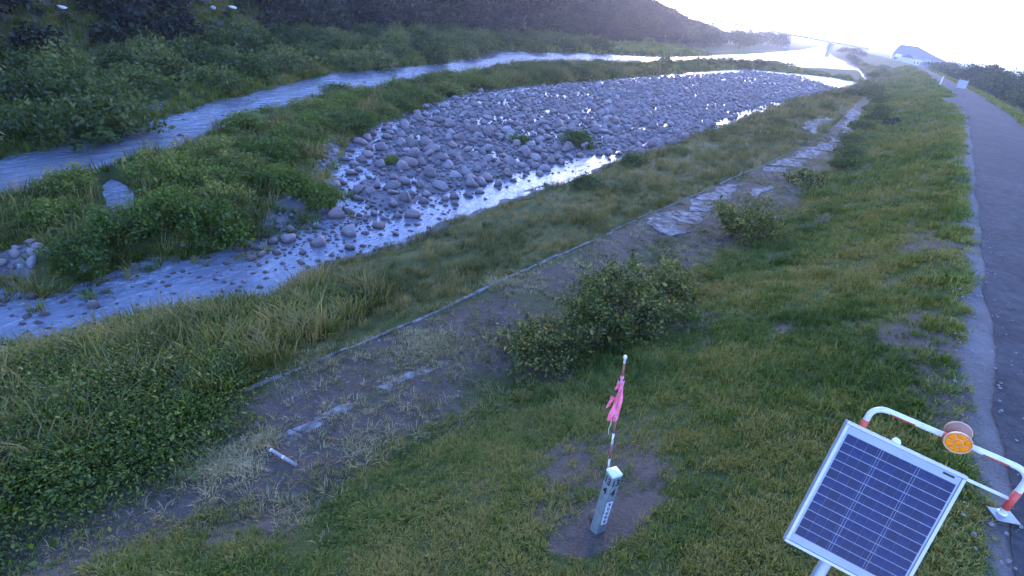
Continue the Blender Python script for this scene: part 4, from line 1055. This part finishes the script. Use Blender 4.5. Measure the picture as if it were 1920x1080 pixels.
# ------------------------------------------------------------------ survey pole with pink ribbon
ST, SB = Vector((-1.775, 5.3, 1.076)), Vector((-1.597, 5.3, -.627)); dS = (ST - SB).normalized()
gz = SB + dS * ((tz(-1.5, 5.3) - SB.z) / dS.z)
pole = empty('survey_pole', gz); tag(pole, 'thin leaning red and white survey pole with pink ribbon behind the distance post', 'survey pole')
L_ = (ST - gz).length; q = gz - dS * .2 ; nseg = int((L_ + .2) / .2) + 1
rust_red = worn('worn_red_paint', (.30, .07, .05), (.16, .09, .075), 20, .7, .3, 0, .4, .65)
chip_white = worn('chipped_white_paint', (.6, .6, .6), (.2, .18, .17), 22, .7, .3, 0, .5, .62)
for i in range(nseg):
    a, b = q + dS * (.2 * i), q + dS * min(.2 * (i + 1), L_ + .2)
    MB().tube([a - gz, b - gz], .0135, 9).build('pole_band', chip_white if i % 2 else rust_red, pole, True)
MB().tube([ST - gz, ST - gz + dS * .03, ST - gz + dS * .04], [.022, .022, .012], 10).build('top_cap', white_paint, pole, True)
m, nt, out = nmat('pink_ribbon')
nn = noise(nt, 14, 3, .6, N(nt, 'ShaderNodeTexCoord').outputs['Object']).outputs[0]
pc = ramp(nt, nn, [(.35, (.95, .20, .34)), (.6, (1.0, .38, .5))])
d_ = N(nt, 'ShaderNodeBsdfDiffuse'); t_ = N(nt, 'ShaderNodeBsdfTranslucent'); mx = N(nt, 'ShaderNodeMixShader'); mx.inputs[0].default_value = .35
nt.links.new(pc, d_.inputs[0]); nt.links.new(pc, t_.inputs[0]); nt.links.new(d_.outputs[0], mx.inputs[1]); nt.links.new(t_.outputs[0], mx.inputs[2]); nt.links.new(mx.outputs[0], out.inputs[0]); pink = m
def ribbon(start, n, length, w0, w1, sway, ph, side):
    vv = []; ff = []; c = Vector(start)
    for i in range(n + 1):
        t = i / n; w = (w0 + (w1 - w0) * t) * (1 - .6 * max(0, t - .85) / .15)
        p = c + Vector((sway * math.sin(t * 3 + ph) + side * t * .02, -.02 - .03 * math.sin(t * 5 + ph), -length * t))
        for k in range(5):
            u = k / 4 - .5; vv.append(p + Vector((u * w, .024 * math.sin(k * 2.6 + t * 9 + ph), 0)))
    for i in range(n):
        for k in range(4): ff.append((i * 5 + k, i * 5 + k + 1, (i + 1) * 5 + k + 1, (i + 1) * 5 + k))
    o = MB().add(vv, ff).build('ribbon', pink, pole, True); md = o.modifiers.new('thick', 'SOLIDIFY'); md.thickness = .002; return o
P0 = ST - gz - dS * .26
ribbon(P0 + Vector((.035, -.02, 0)), 18, .64, .04, .085, .018, .3, 1)
ribbon(P0 + Vector((.015, -.03, -.1)), 16, .52, .03, .07, .022, 1.7, .5)
ribbon(P0 + Vector((.0, -.02, -.02)), 6, .16, .05, .035, .01, 1.2, -1)
ribbon(P0 + Vector((-.035, -.02, -.26)), 8, .2, .05, .03, .01, 2.0, -1)
MB().tube([P0 + Vector((.02, -.03, -.6)), P0 + Vector((.03, -.03, -.68)), P0 + Vector((.02, -.03, -.75)), P0 + Vector((.035, -.03, -.84))], .006, 6).build('cord', worn('yellowed_cord', (.5, .45, .3), (.4, .36, .25), 10), pole, True)
MB().tube([P0 + dS * .02, P0 - dS * .02], .02, 10).build('knot', pink, pole, True)

# pale stick lying on the berm
a, b = Vector((*(-6.95, 3.84), 0)), Vector((*(-6.32, 3.92), 0)); mid = (a + b) / 2
a.z, b.z = tz(a.x, a.y) + .06, tz(b.x, b.y) + .05
stick = empty('fallen_pole', (mid.x, mid.y, tz(mid.x, mid.y))); tag(stick, 'short pale weathered pole lying on the bare berm', 'pole')
B0 = Vector(stick.location)
MB().tube([a - B0, b - B0], .027, 10).build('shaft', worn('weathered_pale_wood', (.30, .285, .275), (.19, .175, .165), 18, .8, .2, 0, .4, .62), stick, True)
for t in (.03, .5):
    c = a.lerp(b, t) - B0; d = (b - a).normalized() * .02; MB().tube([c - d, c + d], .0295, 10).build('collar', white_paint, stick, True)

# ------------------------------------------------------------------ bridge, hall, houses, signs upstream
far_conc = worn('bridge_concrete', (.33, .32, .31), (.42, .41, .40), .6, .9, .2)
A, B = Vector((-151.79, 402.32, 6.21)), Vector((-53.03, 467.0, 2.66))
br = empty('road_bridge', (A.x, A.y, -5.3)); tag(br, 'long low road bridge crossing the river upstream', 'bridge')
off = Vector((A.x, A.y, -5.3)); bd = (B - A); Lb = bd.length; bd.normalize(); sid = Vector((-bd.y, bd.x, 0)).normalized()
def beam(p, q, w, h, name, mat, par):
    d = (q - p).normalized(); s = Vector((-d.y, d.x, 0)).normalized(); u = Vector((0, 0, 1)); vv = []
    for c in (p, q):
        for sx, sz in ((-1, -1), (1, -1), (1, 1), (-1, 1)): vv.append(c - off + s * sx * w / 2 + u * sz * h / 2)
    return MB().add(vv, [(0, 1, 2, 3), (7, 6, 5, 4), (0, 4, 5, 1), (1, 5, 6, 2), (2, 6, 7, 3), (3, 7, 4, 0)]).build(name, mat, par)
lift = Vector((0, 0, -.3))
beam(A + lift, B + lift, 7, 1.3, 'deck', far_conc, br)
for s_ in (-1, 1):
    beam(A + sid * s_ * 3.3 + Vector((0, 0, 1.3)), B + sid * s_ * 3.3 + Vector((0, 0, 1.3)), .15, .15, 'railing', galv, br)
    for i in range(36):
        c = A.lerp(B, i / 35) + sid * s_ * 3.3; MB().tube([c - off + Vector((0, 0, .3)), c - off + Vector((0, 0, 1.3))], .06, 4).build('railing_post', galv, br)
for t in (.12, .34, .56, .8, .97):
    c = A.lerp(B, t) - off; M_ = Matrix.Rotation(math.atan2(bd.y, bd.x), 3, 'Z'); mb = MB(); mb.box((c.x, c.y, (c.z - 1.2) / 2), (1.4, 5.5, c.z - 1.0), M_); mb.build('pier', far_conc, br, bevel=.1)

plaster = worn('pale_plaster', (.62, .61, .58), (.52, .51, .49), .8, .9, .2)
grey_tile = worn('grey_roof_tile', (.10, .105, .12), (.14, .145, .16), 3, .7, .3)
m, nt, out = nmat('window_glass'); principled(nt, out, (.03, .035, .045), .12, .5); glassm = m
door_m = worn('brown_door', (.12, .08, .05), (.16, .1, .07), 5)
def house(x, y, z, w, d, h, rh, rz, label, roof='gable', wall_m=plaster, group=None, name='house', cat='house', nwin=3):
    e = empty(name, (x, y, z), rz); tag(e, label, cat, group)
    mb = MB(); mb.box((0, 0, h / 2 - .5), (w, d, h + 1)); mb.build('wall', wall_m, e)
    mb = MB(); o = .5
    if roof == 'gable':
        mb.add([(-w / 2 - o, -d / 2 - o, h - .1), (w / 2 + o, -d / 2 - o, h - .1), (w / 2 + o, d / 2 + o, h - .1), (-w / 2 - o, d / 2 + o, h - .1), (-w / 2 - o, 0, h + rh), (w / 2 + o, 0, h + rh)], [(0, 1, 5, 4), (2, 3, 4, 5), (1, 2, 5), (3, 0, 4), (3, 2, 1, 0)])
    else:
        mb.add([(-w / 2 - o, -d / 2 - o, h - .1), (w / 2 + o, -d / 2 - o, h - .1), (w / 2 + o, d / 2 + o, h - .1), (-w / 2 - o, d / 2 + o, h - .1), (-w * .42, 0, h + rh * .95), (-w * .08, 0, h + rh)], [(0, 1, 5, 4), (2, 3, 4, 5), (1, 2, 5), (3, 0, 4), (3, 2, 1, 0)])
    mb.build('roof', grey_tile, e)
    for i in range(nwin):
        xx = -w / 2 + w * (i + .5) / nwin
        mb = MB(); mb.box((xx, -d / 2 - .02, h * .6), (w / nwin * .5, .08, h * .25)); wd = mb.build('window', plaster, e)
        mb = MB(); mb.box((xx, -d / 2 - .07, h * .6), (w / nwin * .44, .04, h * .21)); mb.build('pane', glassm, wd)
    mb = MB(); mb.box((w * .3, -d / 2 - .03, 1.0), (.9, .08, 2.0)); mb.build('door', door_m, e)
    return e
house(-19.5, 395, -3, 24, 16, 5.3, 5.2, math.radians(8), 'large grey hall with a broad hipped roof on the skyline', 'hip', worn('hall_cladding', (.30, .31, .33), (.36, .37, .39), .5), None, 'hall', 'hall', 7)
for i, (px, py, dd, w, lab) in enumerate(((0, 0, 0, 7, 'white house just below the right end of the hall'), (0, 0, 0, 8, 'white house between the hall and the dark trees'), (0, 0, 0, 7, 'pale house partly behind the trees right of the road'), (0, 0, 0, 6, 'small white house highest up the road below the hall'))):
    x, y, z = ((-8.71, 299.87, -0.85), (0.25, 330.0, -2.36), (8.06, 349.91, -3.25), (-18.51, 349.51, 1.16))[i]
    house(x, y, z - 3.6, w, 6.5, 4.2, 1.6, math.radians(20 * i - 10), lab, 'gable', worn('white_render', (.5, .49, .48), (.42, .41, .40), .8))
for i, (px, w, lab) in enumerate(((0, 9, 'low grey-roofed house on the skyline right of the hall'), (1, 10, 'grey-roofed house on the skyline above the dark trees'))):
    x, y, z = ((-6.24, 419.95, 0.3), (4.84, 429.97, -1.62))[i]
    house(x, y, z - 5.5, w, 8, 4.2, 2.2, math.radians(12 - 20 * i), lab)

# white post and boards upstream on the levee
x, y = (-1.3, 120.96)
z = tz(x, y); wp = empty('marker_post', (x, y, z)); tag(wp, 'slim white marker post upstream on the levee shoulder', 'marker post')
MB().tube([(0, 0, -.3), (0, 0, 1.75)], [.11, .10], 10).build('shaft', white_paint, wp, True)
MB().tube([(0, 0, 1.75), (0, 0, 1.95)], [.10, .07], 10).build('cap', white_paint, wp, True)
MB().tube([(0, 0, -.1), (0, 0, .55)], [.118, .116], 10).build('dark_base', ink, wp, True)
x, y = (1.51, 114.85)
sb = empty('notice_board', (x, y, tz(x, y)), math.radians(6)); tag(sb, 'pale notice board on two posts at the left road edge upstream', 'sign')
for sx in (-.55, .55): MB().tube([(sx, 0, -.2), (sx, 0, 2.0)], .04, 8).build('post', galv, sb, True)
mb = MB(); mb.box((0, -.05, 1.2), (1.25, .03, 1.15)); mb.build('board', worn('pale_board', (.3, .32, .36), (.25, .27, .3), 4), sb, bevel=.01)
x, y, z = (-21.15, 299.25, 1.2)
ys_ = empty('road_sign', (x, y, tz(x, y))); tag(ys_, 'small white and yellow sign below the left end of the hall', 'sign')
zt = max(z - tz(x, y), 2.5)
for s_ in (-.9, .9): MB().tube([(s_, 0, -.3), (s_, 0, zt)], .06, 8).build('post', galv, ys_, True)
mb = MB(); mb.box((-.4, -.1, zt + .2), (2.2, .08, 1.1)); mb.build('white_board', white_paint, ys_)
mb = MB(); mb.box((.9, -.12, zt - .9), (1.5, .08, .9)); mb.build('yellow_board', worn('yellow_board', (.65, .45, .08), (.55, .4, .1), 4), ys_)
# pale rocks showing between the trees of the hill
pale_rock = worn('pale_rock', (.55, .54, .52), (.42, .41, .4), 3, .9, .2)
for x, y, w, lab in SHEDS:
    o = link(bpy.data.objects.new('rock_outcrop', rock_mesh('rock_outcrop', int(w * 10)))); o.data.materials.clear(); o.data.materials.append(pale_rock)
    o.scale = (w * .9, w * .6, .35); o.location = (x, y, tz(x, y) + .9); o.rotation_euler = (.1, .1, math.atan2(y, x) - math.pi / 2); tag(o, lab, 'rock')

# ------------------------------------------------------------------ haze
HAZE = True
if HAZE:
    m, nt, out = nmat('haze_air')
    pv = N(nt, 'ShaderNodeVolumePrincipled'); pv.inputs['Color'].default_value = (.86, .9, 1, 1); pv.inputs['Density'].default_value = .00032; pv.inputs['Anisotropy'].default_value = .72
    nt.links.new(pv.outputs[0], out.inputs['Volume'])
    mb = MB(); mb.box((0, 1960, 47), (6100, 4200, 110)); hz = mb.build('haze', m); tag(hz, kind='stuff')
